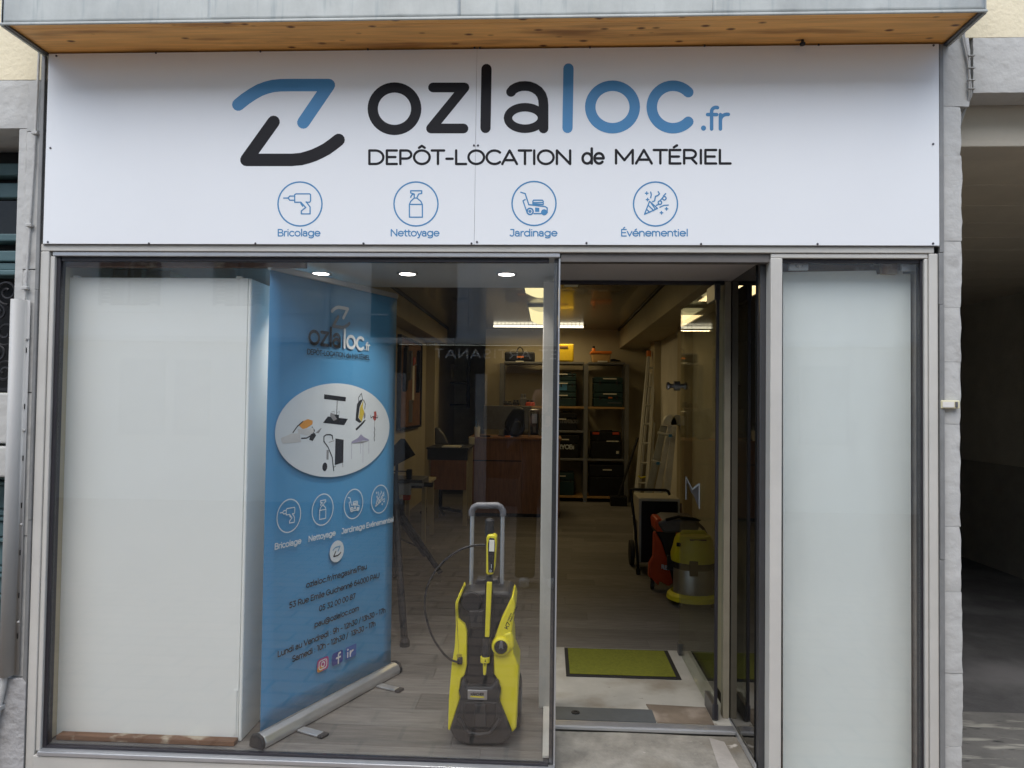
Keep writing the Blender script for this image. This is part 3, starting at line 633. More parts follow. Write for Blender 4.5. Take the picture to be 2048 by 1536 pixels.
# ------------------------------------------------------------------ interior shell
XL, XR, YB, ZC = -1.86, 1.62, 8.55, 2.66
tone = random.Random(5)
fb = struct(obj('shop_floor', MB().box((-2.15, .03, -.11), (.045, .422, -.012)).box((-2.15, .4225, -.11), (XR+.1, 12, -.055)).box((-2.15, .423, -.054), (.046, 1.44, -.012)).box((-2.15, 1.441, -.054), (XR+.1, 12, -.012)), M['dgrey'], ctr=False))
y = -.08; row = 0
pl_me = {}
while y < YB:
    x = -2.10 - tone.uniform(0, 1.1)
    while x < XR:
        x1 = x+1.26
        a, b = max(x, -2.11), min(x1, XR)
        if y < 1.43: b = min(b, .0 if y < .60 else .045) if a < .0 else -9
        if b-a > .05:
            key = (round(a, 3), round(b-a, 3))
            o = obj('floor_plank', MB().box((a+.0008, max(y, .031), -.011), (b-.0008, y+.1885, 0)), M['planks'], fb)
        x = x1
    y += .19; row += 1
el = struct(obj('entrance_floor', MB().box((.049, .42, -.05), (.873, 1.438, .0)), M['tile']))
obj('metal_plate', MB().box((.056, .425, .0005), (.52, .565, .004)), M['zincplate'], el)
obj('worn_patch', MB().prism([(.524, .425, .0005), (.785, .425, .0005), (.785, .615, .0005), (.50, .630, .0005)], (0, 0, .003)), M['brplate'], el)
obj('floor_socket', MB().lathe((.15, .50, .004), [(.020, 0), (.020, .004), (.010, .005), (.009, .002)], n=16), M['dgrey'], el)
th = thing('threshold_strip', 'ribbed silver metal threshold strip across the shop entrance', 'threshold', (.45, .38, 0))
obj('plate', MB().box((.050, .352, -.012), (.865, .418, .004)), M['alu2'], th, bevel=.003)
for k in range(5): obj('rib', MB().box((.052, .362+k*.010, .004), (.863, .366+k*.010, .0065)), M['steel'], th)
stp = struct(obj('entrance_step', MB().grid((.049, -.30, -.055), (.85, 0, 0), (0, .651, .038), 40, 36, lambda u, v: (0, 0, .0015*math.sin(u*9+v*4)+(-.006 if abs(v-(.86+.03*math.sin(u*13)+.02*math.sin(u*31))) < .012 and .12 < u < .62 else 0))), M['concrete'], smooth=True))
obj('mortar_smear', MB().prism([(.71, -.28, -.0535), (.83, -.28, -.0535), (.80, .30, -.0185), (.74, .33, -.0165)], (0, 0, .001)), mat('pale_mortar', (.33, .31, .28), .85, 0, .15, 9, .002, 60), stp)
m_ = thing('door_mat', 'lime green door mat with black rubber border inside the entrance', 'mat', (.43, 1.2, .0))
pm = [atz(1128, 1297, 0), atz(1315, 1300, 0), atz(1348, 1358, 0), atz(1130, 1355, 0)]
obj('rubber_border', MB().box((.118, .965, .0005), (.735, 1.418, .006)), M['rubber'], m_, bevel=.002)
obj('pile', MB().box((.138, .990, .0062), (.710, 1.400, .010)), M['matgreen'], m_, bevel=.003)

sh = thing('shop_interior', 'dim cream plastered shop room with glossy ceiling and pilasters', 'room', (-.1, 4, 0))
obj('ceiling', MB().box((XL-.3, .533, ZC), (XR+.2, 12, ZC+.1)), M['ceil'], sh)
obj('left_wall', MB().box((XL-.12, .461, 0), (XL, 12, ZC)), M['plaster'], sh)
obj('left_wall', MB().box((-2.18, .062, 0), (-2.1205, .4195, 2.159)), M['plaster'], sh); obj('left_wall', MB().box((-2.18, .42, 0), (XL-.121, .46, 2.0995)), M['plaster'], sh)
obj('right_wall', MB().box((XR, .56, 0), (XR+.12, 12, ZC)), M['plaster'], sh)
obj('back_wall', MB().box((-1.0, YB, 0), (XR, YB+.1, ZC)), M['plaster'], sh)
obj('back_wall', MB().box((XL-.1, 11.4, 0), (XR, 11.5, ZC)), mat('back_room_plaster', (.7, .68, .5), .8), sh)
obj('back_wall', MB().box((-.95, YB+.101, 0), (-.9, 11.4, ZC)), M['plaster'], sh)
obj('bulkhead', MB().box((1.13, .56, 2.36), (XR, YB, ZC-.001)), M['plaster'], sh); obj('groove', MB().box((1.105, .9, 2.64), (1.13, YB, ZC-.001)), M['black'], sh)
obj('bulkhead', MB().box((XL, 1.0, 2.40), (-1.62, YB, ZC-.001)), M['plaster'], sh); obj('groove', MB().box((-1.62, 1.0, 2.64), (-1.595, YB, ZC-.001)), M['black'], sh)
for y in (2.1, 4.9, 7.1): obj('pilaster', MB().box((1.47, y, 0), (XR-.001, y+.42, 2.359)), M['plaster'], sh, bevel=.004)
obj('pilaster', MB().box((XL+.001, 8.0, 0), (-1.72, 8.4, 2.399)), M['plaster'], sh, bevel=.004)
obj('window_ceiling', MB().box((XL-.26, .063, 2.10), (.035, .88, 2.15)), M['ceil2'], sh); obj('window_ceiling_edge', MB().box((XL-.26, .881, 2.10), (.035, .93, ZC-.001)), M['ceil2'], sh)
obj('window_batten', MB().box((-2.12, .062, 2.045), (-1.05, .09, 2.099)), M['brwood'], sh)
obj('door_soffit', MB().box((.049, .056, 2.070), (.902, .56, 2.095)), M['soffit'], sh); obj('door_soffit_edge', MB().box((.049, .004, 2.062), (.902, .054, 2.096)), mat('brown_metal', (.13, .12, .11), .5), sh)
obj('light_stop_transom', MB().box((.036, .533, 2.0965), (.93, .559, ZC-.002)), M['void'], sh)  # unseen filler above the door soffit, added to stop a light leak
obj('side_partition', MB().box((.905, .56, 0), (.93, .9, ZC-.002)), M['plaster'], sh)
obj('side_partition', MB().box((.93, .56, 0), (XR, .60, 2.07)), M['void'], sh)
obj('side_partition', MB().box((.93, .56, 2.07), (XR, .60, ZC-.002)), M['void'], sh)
obj('upper_fill', MB().box((-2.2, .10, 2.16), (XR, .30, 2.846)), M['void'], sh); obj('cover_slab', MB().box((-2.4, .301, 2.77), (1.65, 12, 2.85)), M['void'], sh); obj('light_stop_wall', MB().box((-2.4, .35, 0), (-2.181, 12, 2.769)), M['void'], sh)  # slab above the ceiling and outer left wall are unseen, added against light leaks

# ------------------------------------------------------------------ glass door, opened inwards
dr = thing('glass_door', 'frameless glass door opened inwards against the right side of the entrance', 'door', (.80, .46, 0))
obj('glass_leaf', MB().box((.795, .475, .012), (.805, 1.385, 2.045)), M['dglass'], dr)
obj('hinge_edge', MB().box((.793, .462, .012), (.807, .474, 2.045)), M['seal'], dr)
for z0, z1, y0, y1 in ((.004, .075, .47, .64), (1.975, 2.052, .47, .64), (.004, .07, 1.34, 1.392)):
    obj('patch_fitting', MB().box((.786, y0, z0), (.814, y1, z1)), M['dark_alu'], dr, bevel=.002)
q = atx(1352, 772, .795)
hd = obj('door_knob', MB().lathe((.80, q.y, q.z), [(.022, -.062), (.024, -.05), (.014, -.04), (.012, -.022), (.030, -.018), (.030, .018), (.012, .022), (.014, .04), (.024, .05), (.022, .062)], (1, 0, 0), 20), M['steel'], dr, smooth=True)
ma, mc = atx(1372, 998, .792), atx(1399, 967, .792)
mf = lambda x, y: Vector((.792, ma.y+(mc.y-ma.y)*x, ma.z+(mc.z-ma.z)*y))
em = Print(mf, (-1, 0, 0), .001)
em.fill([(0, 0), (0, .98), (.5, .62), (1, .98), (1, 0), (.78, .18), (.55, .42), (.42, .42), (.2, .7), (.1, .75), (.1, 0)], 0)
for a, b in (((0, 0), (0, .98)), ((0, .98), (.5, .6)), ((.5, .6), (1, .98)), ((1, .98), (1, 0))): em.stroke([a, b], .07, 1)
em.obj('door_emblem', [M['mgrey'], M['pale']], dr)

# ------------------------------------------------------------------ roll-up banner
bl = Vector((-1.206, .07, 0)); br = Vector((-.815, .96, 0)); bang = math.atan2(br.y-bl.y, br.x-bl.x)
bn = thing('rollup_banner', 'tall blue roll-up banner stand with white oval of machines and opening hours', 'banner', bl, (0, 0, bang), world=False)
bs = obj('banner_sheet', MB().grid((0, 0, .06), (.93, 0, 0), (0, 0, 1.98), 12, 24, lambda u, v: (0, .002*math.sin(v*3)+.0015*math.sin(u*5), 0)), mat('banner_blue', (.075, .285, .53), .45, 0, .03, 2), bn, smooth=True)
so = bs.modifiers.new('thick', 'SOLIDIFY'); so.thickness = .0008; so.offset = 1
prof = [(-.055, .0), (-.06, .03), (-.045, .062), (-.015, .075), (.015, .070), (.03, .04), (.032, 0)]
def base(x0, x1, g=1.0): return MB().prism([(x0, -.01+(y+.01)*g*.8, .004+z*g*.74) for y, z in prof], (x1-x0, 0, 0))
obj('base_casing', base(-.015, .955), M['alu2'], bn, bevel=.005)
obj('end_cap', base(-.037, -.016, 1.12), M['dgrey'], bn, bevel=.008); obj('end_cap', base(.956, .972, 1.12), M['dgrey'], bn, bevel=.008)
for u in (.19, .76):
    f = obj('foot', MB().box((u-.022, -.165, .003), (u+.022, -.05, .012)), M['alu2'], bn, bevel=.003)
    obj('foot_cap', MB().box((u-.024, -.195, .001), (u+.024, -.166, .014)), M['dgrey'], bn, bevel=.005)
obj('top_rail', MB().box((-.004, -.008, 2.035), (.934, .012, 2.062)), M['alu2'], bn, bevel=.004)
obj('support_pole', MB().cyl((.465, .022, .03), (.465, .022, 2.04), .009), M['alu2'], bn)
bf = lambda x, y: Vector((x, -.006, y))
pk, pw_ = Print(bf, (0, -1, 0), .0003), Print(bf, (0, -1, 0), .0004)
u_, l_ = zmark(.462, 1.880, .055)
for p in u_: pw_.stroke(p, .016)
gy = Print(bf, (0, -1, 0), .0006)
for p in l_: gy.stroke(p, .016)
pk.strokes(text('ozla', .238, 1.736, .118, .125, width=.235)); pw_.strokes(text('loc', .482, 1.736, .118, .125, width=.166)); pw_.strokes(text('.fr', .650, 1.736, .052, .15, width=.045))
pk.strokes(text('DEPÔT-LOCATION de MATÉRIEL', .232, 1.686, .032, .12, width=.466))
EL = (.459, 1.331)
pw_.fill(A(EL[0], EL[1], .417, .226, 0, 355, 70))
for kind, cx, lab, lx, wd in (('drill', .138, 'Bricolage', .137, .164), ('spray', .360, 'Nettoyage', .360, .188), ('mower', .587, 'Jardinage', .590, .183), ('party', .803, 'Evénementiel', .810, .236)):
    S, F = icon(kind, cx, .957, .073, .0045)
    pw_.strokes(S)
    for f in F: pw_.fill(f)
    pw_.strokes(text(lab, lx, .822, .034, .15, 'c', width=wd))
pw_.k = 0; pw_.fill(A(.466, .742, .052, .052, 0, 350, 36))
u_, l_ = zmark(.466, .742, .024)
lbk = Print(bf, (0, -1, 0), .0011); lb = Print(bf, (0, -1, 0), .0011)
for p in u_: lb.stroke(p, .006)
for p in l_: lbk.stroke(p, .006)
for s_, y_, x0, x1 in (('ozlaloc.fr/magasins/Pau', .612, .256, .703), ('53 Rue Emile Guichenné 64000 PAU', .545, .150, .811), ('05 32 00 00 87', .482, .347, .615), ('pau@ozlaloc.com', .415, .319, .645),
                       ('Lundi au Vendredi : 9h - 12h30 / 13h30 - 17h', .349, .086, .869), ('Samedi : 10h - 12h30 /  13h30 - 17h', .300, .176, .784)):
    pk.strokes(text(s_, x0, y_, .034, .15, width=x1-x0))
# the machine pictures printed in the oval; layout px of the enlarged photo (u from the oval, v up)
def o2(x, y): return (EL[0]+(x-902)/838*.417*(1+.00011*(902-x)), EL[1]-(y-734)/684*.226)
pics = Print(bf, (0, -1, 0), .0011)
DK, GR, YE, ORG_, RD, LI, LG = range(7)
def pf(m, *pts): pics.fill([o2(*p) for p in pts], m)
def pl(m, w_, *pts): pics.stroke([o2(*p) for p in pts], w_, m)
pf(DK, (692, 215), (1008, 250), (1003, 315), (692, 283)); pl(DK, .004, (877, 310), (872, 520)); pf(DK, (835, 505), (908, 515), (905, 560), (838, 555)); pf(DK, (748, 535), (1045, 575), (988, 668), (684, 625))
pf(GR, (785, 480), (830, 500), (880, 575), (830, 600), (780, 530)); pl(GR, .002, (800, 470), (838, 458), (835, 500)); pl(GR, .002, (880, 480), (912, 462), (908, 512))
pf(YE, (1305, 285), (1245, 400), (1225, 560), (1275, 625), (1320, 480), (1290, 400)); pf(DK, (1190, 350), (1240, 290), (1290, 280), (1235, 400), (1215, 560), (1275, 630), (1235, 640), (1170, 600), (1180, 450)); pl(DK, .004, (1215, 340), (1215, 250), (1262, 185), (1275, 240), (1290, 290)); pl(DK, .004, (1305, 290), (1335, 350), (1325, 430)); pf(GR, *[(1325+18*math.cos(k), 530+50*math.sin(k)) for k in [i*.7 for i in range(9)]])
pf(DK, (1172, 730), (1330, 595), (1350, 600), (1300, 660), (1190, 758))
pf(RD, (1500, 470), (1545, 465), (1555, 530), (1548, 590), (1520, 618), (1490, 590), (1480, 550), (1505, 530)); pl(DK, .004, (1438, 530), (1445, 570), (1480, 545), (1520, 560), (1575, 570), (1580, 535)); pl(GR, .003, (1517, 618), (1515, 720)); pl(DK, .005, (1515, 720), (1525, 760), (1510, 800), (1526, 840), (1512, 880), (1520, 930))
pf(ORG_, (385, 650), (420, 600), (490, 568), (550, 590), (548, 640), (480, 690), (430, 705)); pf(LG, (370, 700), (480, 700), (560, 690), (570, 750), (500, 800), (380, 760)); pl(DK, .006, (430, 600), (370, 660), (320, 745)); pl(DK, .006, (545, 680), (575, 730), (550, 790), (480, 830), (420, 830)); pf(DK, (530, 780), (580, 765), (598, 800), (555, 875), (512, 855)); pf(GR, (590, 765), (655, 700), (668, 700), (630, 770)); pf(LG, (205, 800), (400, 770), (415, 880), (210, 888)); pf(LG, (190, 815), (300, 760), (395, 760), (390, 860), (200, 870))
pf(DK, (862, 858), (985, 885), (985, 1222), (860, 1248)); pf(GR, (740, 1018), (770, 1020), (768, 1160), (740, 1155)); pl(DK, .006, (822, 865), (815, 815), (790, 800), (730, 798), (700, 820), (700, 890), (760, 980), (820, 1130), (845, 1325)); pf(DK, *[(720+34*math.cos(k), 1257+62*math.sin(k)) for k in [i*.52 for i in range(12)]]); pl(GR, .004, (870, 1265), (848, 1275)); pl(GR, .004, (975, 1230), (980, 1285)); pl(GR, .003, (770, 910), (842, 890))
pf(LI, (1110, 920), (1215, 870), (1268, 815), (1320, 860), (1415, 905), (1415, 925), (1310, 915), (1110, 950)); pf(GR, (1115, 950), (1270, 925), (1410, 928), (1290, 955))
for x, y0, y1 in ((1112, 930, 1180), (1308, 945, 1250), (1413, 925, 1120), (1263, 950, 1110)): pl(LI, .0025, (x, y0), (x+3, y1))
pk.obj('black_print', M['blk'], bn); pw_.obj('white_print', M['pale'], bn); gy.obj('grey_print', mat('print_grey', (.12, .14, .16), .5), bn); lb.obj('light_blue_print', M['lblue'], bn); lbk.obj('small_emblem', M['blk'], bn)
pics.obj('machine_pictures', [M['blk'], mat('print_midgrey', (.22, .22, .23), .5), mat('print_yellow', (.55, .42, .03), .5), mat('print_orange', (.65, .28, .03), .5), mat('print_red', (.35, .05, .03), .5), mat('print_lilac', (.28, .27, .40), .5), mat('print_lightgrey', (.55, .56, .56), .5)], bn)
def rr(x0, y0, x1, y1, r):
    return A(x1-r, y1-r, r, r, 0, 90, 5)+A(x0+r, y1-r, r, r, 90, 180, 5)+A(x0+r, y0+r, r, r, 180, 270, 5)+A(x1-r, y0+r, r, r, 270, 360, 5)
so_ = Print(bf, (0, -1, 0), .001)
so_.fill(rr(.341, .196, .421, .256, .014), 0); so_.fill(rr(.341, .196, .385, .224, .013), 3); so_.fill(rr(.446, .194, .526, .254, .012), 1); so_.fill(rr(.546, .194, .628, .254, .004), 2)
so_.stroke(rr(.354, .206, .408, .246, .012)+[(.408, .234)], .005, 4); so_.stroke(A(.381, .226, .012, .011, 0, 360), .005, 4); so_.stroke([(.396, .238), (.397, .238)], .005, 4)
so_.stroke([(.506, .244), (.497, .244), (.492, .238), (.492, .196)], .009, 4); so_.stroke([(.478, .224), (.506, .224)], .009, 4)
so_.stroke([(.562, .226), (.562, .204)], .008, 4); so_.stroke([(.562, .240), (.5625, .240)], .010, 4); so_.stroke([(.581, .228), (.581, .204)], .008, 4); so_.stroke([(.582, .214), (.589, .225), (.602, .227), (.611, .219), (.612, .204)], .009, 4)
so_.obj('social_icons', [mat('print_magenta', (.45, .05, .22), .5), mat('print_royal', (.035, .06, .30), .5), mat('print_azure', (.04, .12, .42), .5), mat('print_amber', (.65, .25, .04), .5), mat('print_white', (.75, .75, .77), .5)], bn)

# ------------------------------------------------------------------ pressure washer
YW = .16
wr = thing('pressure_washer', 'yellow and black upright pressure washer with trolley handle standing in the window', 'pressure washer', (-.262, .28, 0))
def wp_(x, y, Y=YW): return at(880+x/4.389, 1150+y/4.389, Y)
def wg(x, y, Y=YW): return at(780+x/2.667, 960+y/2.667, Y)
def wprism(pts, Y0, Y1, m, name, bev=.006, seg=3, f=wp_, sm=True):
    q = [f(x, y, Y0) for x, y in pts]
    return obj(name, MB().prism([(p.x, Y0, max(p.z, .004)) for p in q], (0, Y1-Y0, 0)), m, wr, smooth=sm, bevel=bev, seg=seg)
wprism([(185, 190), (245, 145), (600, 148), (655, 210), (628, 520), (640, 700), (650, 900), (640, 1330), (560, 1440), (180, 1440), (100, 1330), (105, 900), (140, 520), (160, 380)], YW+.02, YW+.24, M['dgrey'], 'body_shell', .014)
wprism([(170, 160), (183, 190), (158, 250), (152, 330), (160, 395), (215, 440), (235, 500), (234, 800), (215, 880), (185, 910), (165, 1030), (178, 1075), (85, 1370), (69, 1360), (76, 1100), (100, 800), (127, 640), (138, 450), (135, 240)], YW-.01, YW+.20, M['yel'], 'side_panel', .008)
wprism([(640, 178), (662, 250), (657, 330), (628, 510), (640, 560), (645, 690), (690, 800), (682, 1100), (670, 1350), (630, 1390), (515, 1105), (530, 1020), (512, 930), (472, 870), (470, 650), (482, 540), (505, 480), (545, 370)], YW-.01, YW+.20, M['yel'], 'side_panel', .008)
wprism([(250, 300), (470, 300), (465, 860), (500, 925), (445, 985), (240, 985), (213, 905), (240, 840)], YW+.005, YW+.03, M['black'], 'front_recess', .006)
wprism([(255, 315), (380, 315), (378, 465), (262, 465)], YW-.001, YW+.012, M['dgrey'], 'hatch', .004)
c = wp_(278, 238, YW+.01); obj('tank_lid', MB().lathe((c.x, YW+.018, c.z), [(.046, 0), (.046, .010), (.040, .014), (.02, .012)], (0, -1, 0), 28), M['black'], wr, smooth=True)
wprism([(205, 905), (236, 985), (450, 985), (504, 920), (532, 1010), (516, 1100), (632, 1392), (600, 1440), (540, 1488), (440, 1500), (230, 1497), (130, 1445), (86, 1372), (178, 1082), (164, 1022)], YW-.035, YW+.15, M['dgrey'], 'bumper', .014)
wprism([(218, 1118), (498, 1118), (485, 1290), (430, 1368), (300, 1382), (232, 1345), (196, 1240)], YW-.039, YW-.02, M['black'], 'bumper_recess', .006)
pts = [wp_(x, y, YW-.045) for x, y in ((165, 1250), (190, 1290), (215, 1350), (255, 1388), (340, 1402), (440, 1388), (490, 1335), (510, 1290), (528, 1260))]
obj('carry_grip', MB().tube(pts, .0085, 12), M['dgrey'], wr, smooth=True)
wprism([(300, 1140), (400, 1140), (408, 1340), (300, 1345)], YW-.046, YW-.03, M['dgrey'], 'rib', .004)
wprism([(242, 1008), (415, 1013), (413, 1100), (242, 1093)], YW-.040, YW-.036, M['steel'], 'name_plate', .002)
lf = lambda x, y: wp_(x, -y, YW-.0402)
pl_ = Print(lf, (0, -1, 0), .0006); pl_.strokes(text('KÄRCHER', 270, -1056, 27, .2, width=115)); pl_.stroke([(272, -1066), (382, -1072)], 12, 1)
pl_.obj('name_print', [M['blk'], M['yel']], wr)
c = wp_(535, 628, YW-.02)
obj('dial_ring', MB().lathe((c.x, YW-.005, c.z), [(.0415, -.02), (.0415, .012), (.038, .020), (.030, .024), (.028, .018)], (0, -1, 0), 36), M['yel'], wr, smooth=True)
dk = obj('dial_knob', MB().lathe((c.x, YW-.02, c.z), [(.027, -.01), (.027, .012), (.024, .016)], (0, -1, 0), 30), M['black'], wr, smooth=True)
wprism([(528, 580), (545, 582), (556, 655), (536, 640), (514, 655)], YW-.041, YW-.034, M['mgrey'], 'dial_pointer', .002)
wprism([(555, 520), (625, 500), (648, 560), (652, 640), (600, 690), (560, 560)], YW-.018, YW+.1, M['yel'], 'dial_shoulder', .01)
tp = lambda x, y: wp_(x, -y, YW-.0102)
k7 = Print(lambda x, y: tp(583+x*.36+y*.93-(0), -468+x*.93-y*.36) if 0 else tp(575+x*.40-y*.90, -470+x*.92+y*.40), (0, -1, 0), .0007)
k7.strokes(text('K7', 0, -20, 42, .16, width=62)); k7.strokes(text('PREMIUM', 70, 2, 15, .16, width=75)); k7.strokes(text('SMART CONTROL', 70, -20, 17, .17, width=150))
k7.obj('model_print', M['blk'], wr)
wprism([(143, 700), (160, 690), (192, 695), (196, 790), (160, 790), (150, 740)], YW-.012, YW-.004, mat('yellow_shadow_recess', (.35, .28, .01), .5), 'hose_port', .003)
wprism([(150, 738), (194, 730), (194, 788), (150, 786)], YW-.03, YW-.008, M['black'], 'hose_connector', .004)
for (x0, x1) in ((430, 448), (592, 611)):
    a, b = wg((x0+x1)/2, 188, YW+.17), wg((x0+x1)/2, 592, YW+.17); obj('handle_tube', MB().cyl((a.x, YW+.17, a.z), (a.x, YW+.17, b.z-.02), .0095, n=16), M['alu2'], wr, smooth=True)
pts = [wg(x, y, YW+.17) for x, y in ((438, 190), (436, 168), (446, 148), (466, 136), (575, 136), (590, 145), (603, 166), (603, 192))]
obj('handle_grip', MB().tube(pts, .015, 12), M['mgrey'], wr, smooth=True)
wprism([(445, 590), (460, 530), (575, 530), (592, 590)], YW+.15, YW+.22, M['dgrey'], 'rear_housing', .006, f=wg)
# lance and spray gun standing in front
wprism([(395, 40), (462, 20), (470, 300), (448, 560), (380, 565), (392, 300)], YW-.012, YW+.006, M['black'], 'lance_cradle', .004)
wprism([(410, 62), (456, 64), (433, 549), (393, 548)], YW-.034, YW-.008, M['yel'], 'lance_strip', .004)
a, b = wp_(407, 550, YW-.02), wp_(401, 718, YW-.02); obj('lance_coupling', MB().cyl(a, b, .0155, .017, 20), M['dgrey'], wr, smooth=True)
a, b = wp_(396, 714, YW-.02), wp_(396, 766, YW-.02); obj('nozzle_collar', MB().cyl(a, b, .0205, .0205, 24), M['yel'], wr, smooth=True, bevel=.002)
wprism([(376, 765), (412, 765), (402, 884), (377, 882)], YW-.034, YW-.008, M['yel'], 'nozzle', .005)
am = Print(lambda x, y: wp_(x, -y, YW-.0415), (0, -1, 0), .0005); am.fill([(390, -762), (404, -762), (397, -740)]); am.stroke([(394, -775), (394, -800)], 5); am.stroke([(386, -780), (402, -780)], 4)
am.obj('nozzle_mark', M['blk'], wr)
wprism([(524, 292), (555, 292), (568, 304), (569, 340), (560, 470), (550, 506), (518, 508), (511, 495), (514, 305)], YW-.04, YW+.02, M['yel'], 'gun_housing', .007, f=wg)
wprism([(531, 308), (556, 312), (561, 340), (552, 494), (524, 494), (522, 340)], YW-.044, YW-.03, M['black'], 'gun_inlay', .003, f=wg)
wprism([(530, 320), (557, 322), (556, 382), (528, 381)], YW-.047, YW-.043, M['label'], 'gun_display', .001, f=wg)
gm = Print(lambda x, y: wg(x, -y, YW-.0442), (0, -1, 0), .0006); gm.stroke(A(536, -485, 5, 5, 0, 360), 2); gm.stroke([(541, -470), (541, -450)], 2.2)
gm.obj('gun_mark', M['pale'], wr)
a, b = wg(533, 215, YW), wg(531, 300, YW); obj('gun_grip', MB().lathe(b, [(.019, 0), (.020, .03), (.018, .055), (.020, .068), (.014, .076), (.003, .079)], (0, 0, 1), 20), M['dgrey'], wr, smooth=True)
a, b = wg(530, 505, YW-.01), wg(530, 548, YW-.01); obj('gun_neck', MB().cyl(a, b, .014, .016, 18), M['dgrey'], wr, smooth=True)
hs = [wg(x, y, Yh) for x, y, Yh in ((512, 348, YW), (475, 345, YW-.0), (440, 350, YW-.01), (400, 360, YW-.02), (370, 375, YW-.03), (330, 397, YW-.03), (290, 430, YW-.035), (252, 472, YW-.035), (220, 520, YW-.035), (198, 572, YW-.035), (188, 620, YW-.035), (185, 680, YW-.035), (190, 720, YW-.035), (202, 768, YW-.035), (222, 830, YW-.035), (245, 872, YW-.035), (280, 920, YW-.03), (305, 948, YW-.028), (335, 966, YW-.024), (372, 972, YW-.02))]
hh = []
for i in range(len(hs)-1):
    for k in range(3): hh.append(hs[i].lerp(hs[i+1], k/3))
for _ in range(3): hh = [hh[0]]+[(hh[i-1]+hh[i]*2+hh[i+1])/4 for i in range(1, len(hh)-1)]+[hh[-1]]
obj('hose', MB().tube(hh, .0048, 10), M['black'], wr, smooth=True)
for sx in (.10, -.118):
    cw = Vector((-.262+sx*1.05-.0+(-.01 if sx < 0 else .035), YW+.20, .115)); cw.x = -.262+(.140 if sx > 0 else -.125)
    wh = obj('wheel', MB().lathe(cw, [(.085, -.018), (.113, -.014), (.115, 0), (.113, .014), (.085, .018), (.03, .014)], (1, 0, 0), 36), M['rubber'], wr, smooth=True)
    obj('wheel_hub', MB().lathe(cw, [(.05, -.02), (.06, 0), (.05, .02)], (1, 0, 0), 20), M['mgrey'], wh, smooth=True)

# ------------------------------------------------------------------ lamps
def lamp_area(name, loc, sx, sy, e, colr, rot=(0, 0, 0)):
    d = bpy.data.lights.new(name, 'AREA'); d.shape = 'RECTANGLE'; d.size = sx; d.size_y = sy; d.energy = e; d.color = colr
    o = bpy.data.objects.new(name, d); col.objects.link(o); o.location = loc; o.rotation_euler = rot; return o
WARM = (1.0, .74, .36)
eS = emit('spot_glow', (1, .93, .85), 6); eP = emit('panel_glow', (1.0, .84, .42), .62); eT = emit('tube_glow', (1, .90, .66), 1.3)
dd0 = None
for px, py, lab in ((642, 547, 'recessed ceiling spotlight nearest the roll-up banner top'), (815, 545, 'recessed ceiling spotlight in the middle of the window ceiling'), (1013, 547, 'recessed ceiling spotlight nearest the door post')):
    q = at(px, py, .5)
    dl = thing('spotlight', lab, 'ceiling light', (q.x, .5, 2.0985), group='spotlights in the window ceiling')
    obj('ring', MB().lathe((q.x, .5, 2.099), [(.052, 0), (.050, -.006), (.040, -.004), (.040, 0)], (0, 0, 1), 28), M['alu2'], dl, smooth=True)
    obj('lens', MB().lathe((q.x, .5, 2.098), [(.039, 0), (.036, -.004), (.0, -.005)], (0, 0, 1), 24), eS, dl)
    lm = lamp_area('spot_light', (q.x, .5, 2.085), .07, .07, 1.7, (1, .92, .84)); lm.data.spread = R_(100)
for (x0, y0, y1, lab) in ((-.24, 3.55, 4.55, 'glowing louvred ceiling lamp nearest the window'), (-.24, 5.7, 7.1, 'glowing louvred ceiling lamp above the counter')):
    cl = thing('ceiling_lamp', lab, 'ceiling light', (0, (y0+y1)/2, ZC-.07), group='louvred ceiling lamps')
    obj('housing', MB().box((x0-.02, y0-.02, ZC-.03), (x0+.32, y1+.02, ZC-.001)), M['alu2'], cl, bevel=.004)
    obj('diffuser', MB().grid((x0, y0, ZC-.034), (.30, 0, 0), (0, y1-y0, 0), 10, 2, lambda u, v: (0, 0, -.05*math.sin(u*math.pi))), eP, cl, smooth=True)
    lamp_area('panel_light', (x0+.15, (y0+y1)/2, ZC-.11), .28, y1-y0, 2.6, WARM)
tb = thing('tube_lamp', 'long fluorescent tube lamp across the ceiling in front of the back wall', 'ceiling light', (-.12, 7.9, ZC-.2))
a, b = at(987, 652, 7.9), at(1167, 652, 7.9)
obj('housing', MB().box((a.x-.04, 7.88, a.z+.035), (b.x+.04, 8.06, ZC-.002)), M['dgrey'], tb, bevel=.004)
obj('tube', MB().cyl((a.x, 7.9, a.z), (b.x, 7.9, a.z), .018), eT, tb)
for k in range(24): x = a.x+(b.x-a.x)*k/23; obj('louvre', MB().box((x-.003, 7.872, a.z-.012), (x+.003, 7.93, a.z+.034)), M['alu2'], tb)
lamp_area('tube_light', ((a.x+b.x)/2, 7.9, a.z-.05), 1.3, .1, 3.6, (1, .76, .40))

q0, q1 = at(1128, 571, .57), at(1157, 561, .57); ds = thing('door_sensor', 'small pale box under the ceiling just inside the entrance', 'sensor', (q0.x, .6, q0.z)); obj('sensor_case', MB().box((q0.x, .565, q0.z), (q1.x, .62, q1.z)), M['ivory'], ds, bevel=.004); obj('sensor_bracket', MB().box((q0.x+.01, .5605, q0.z+.005), (q1.x-.01, .5645, ZC-.003)), M['dgrey'], ds)
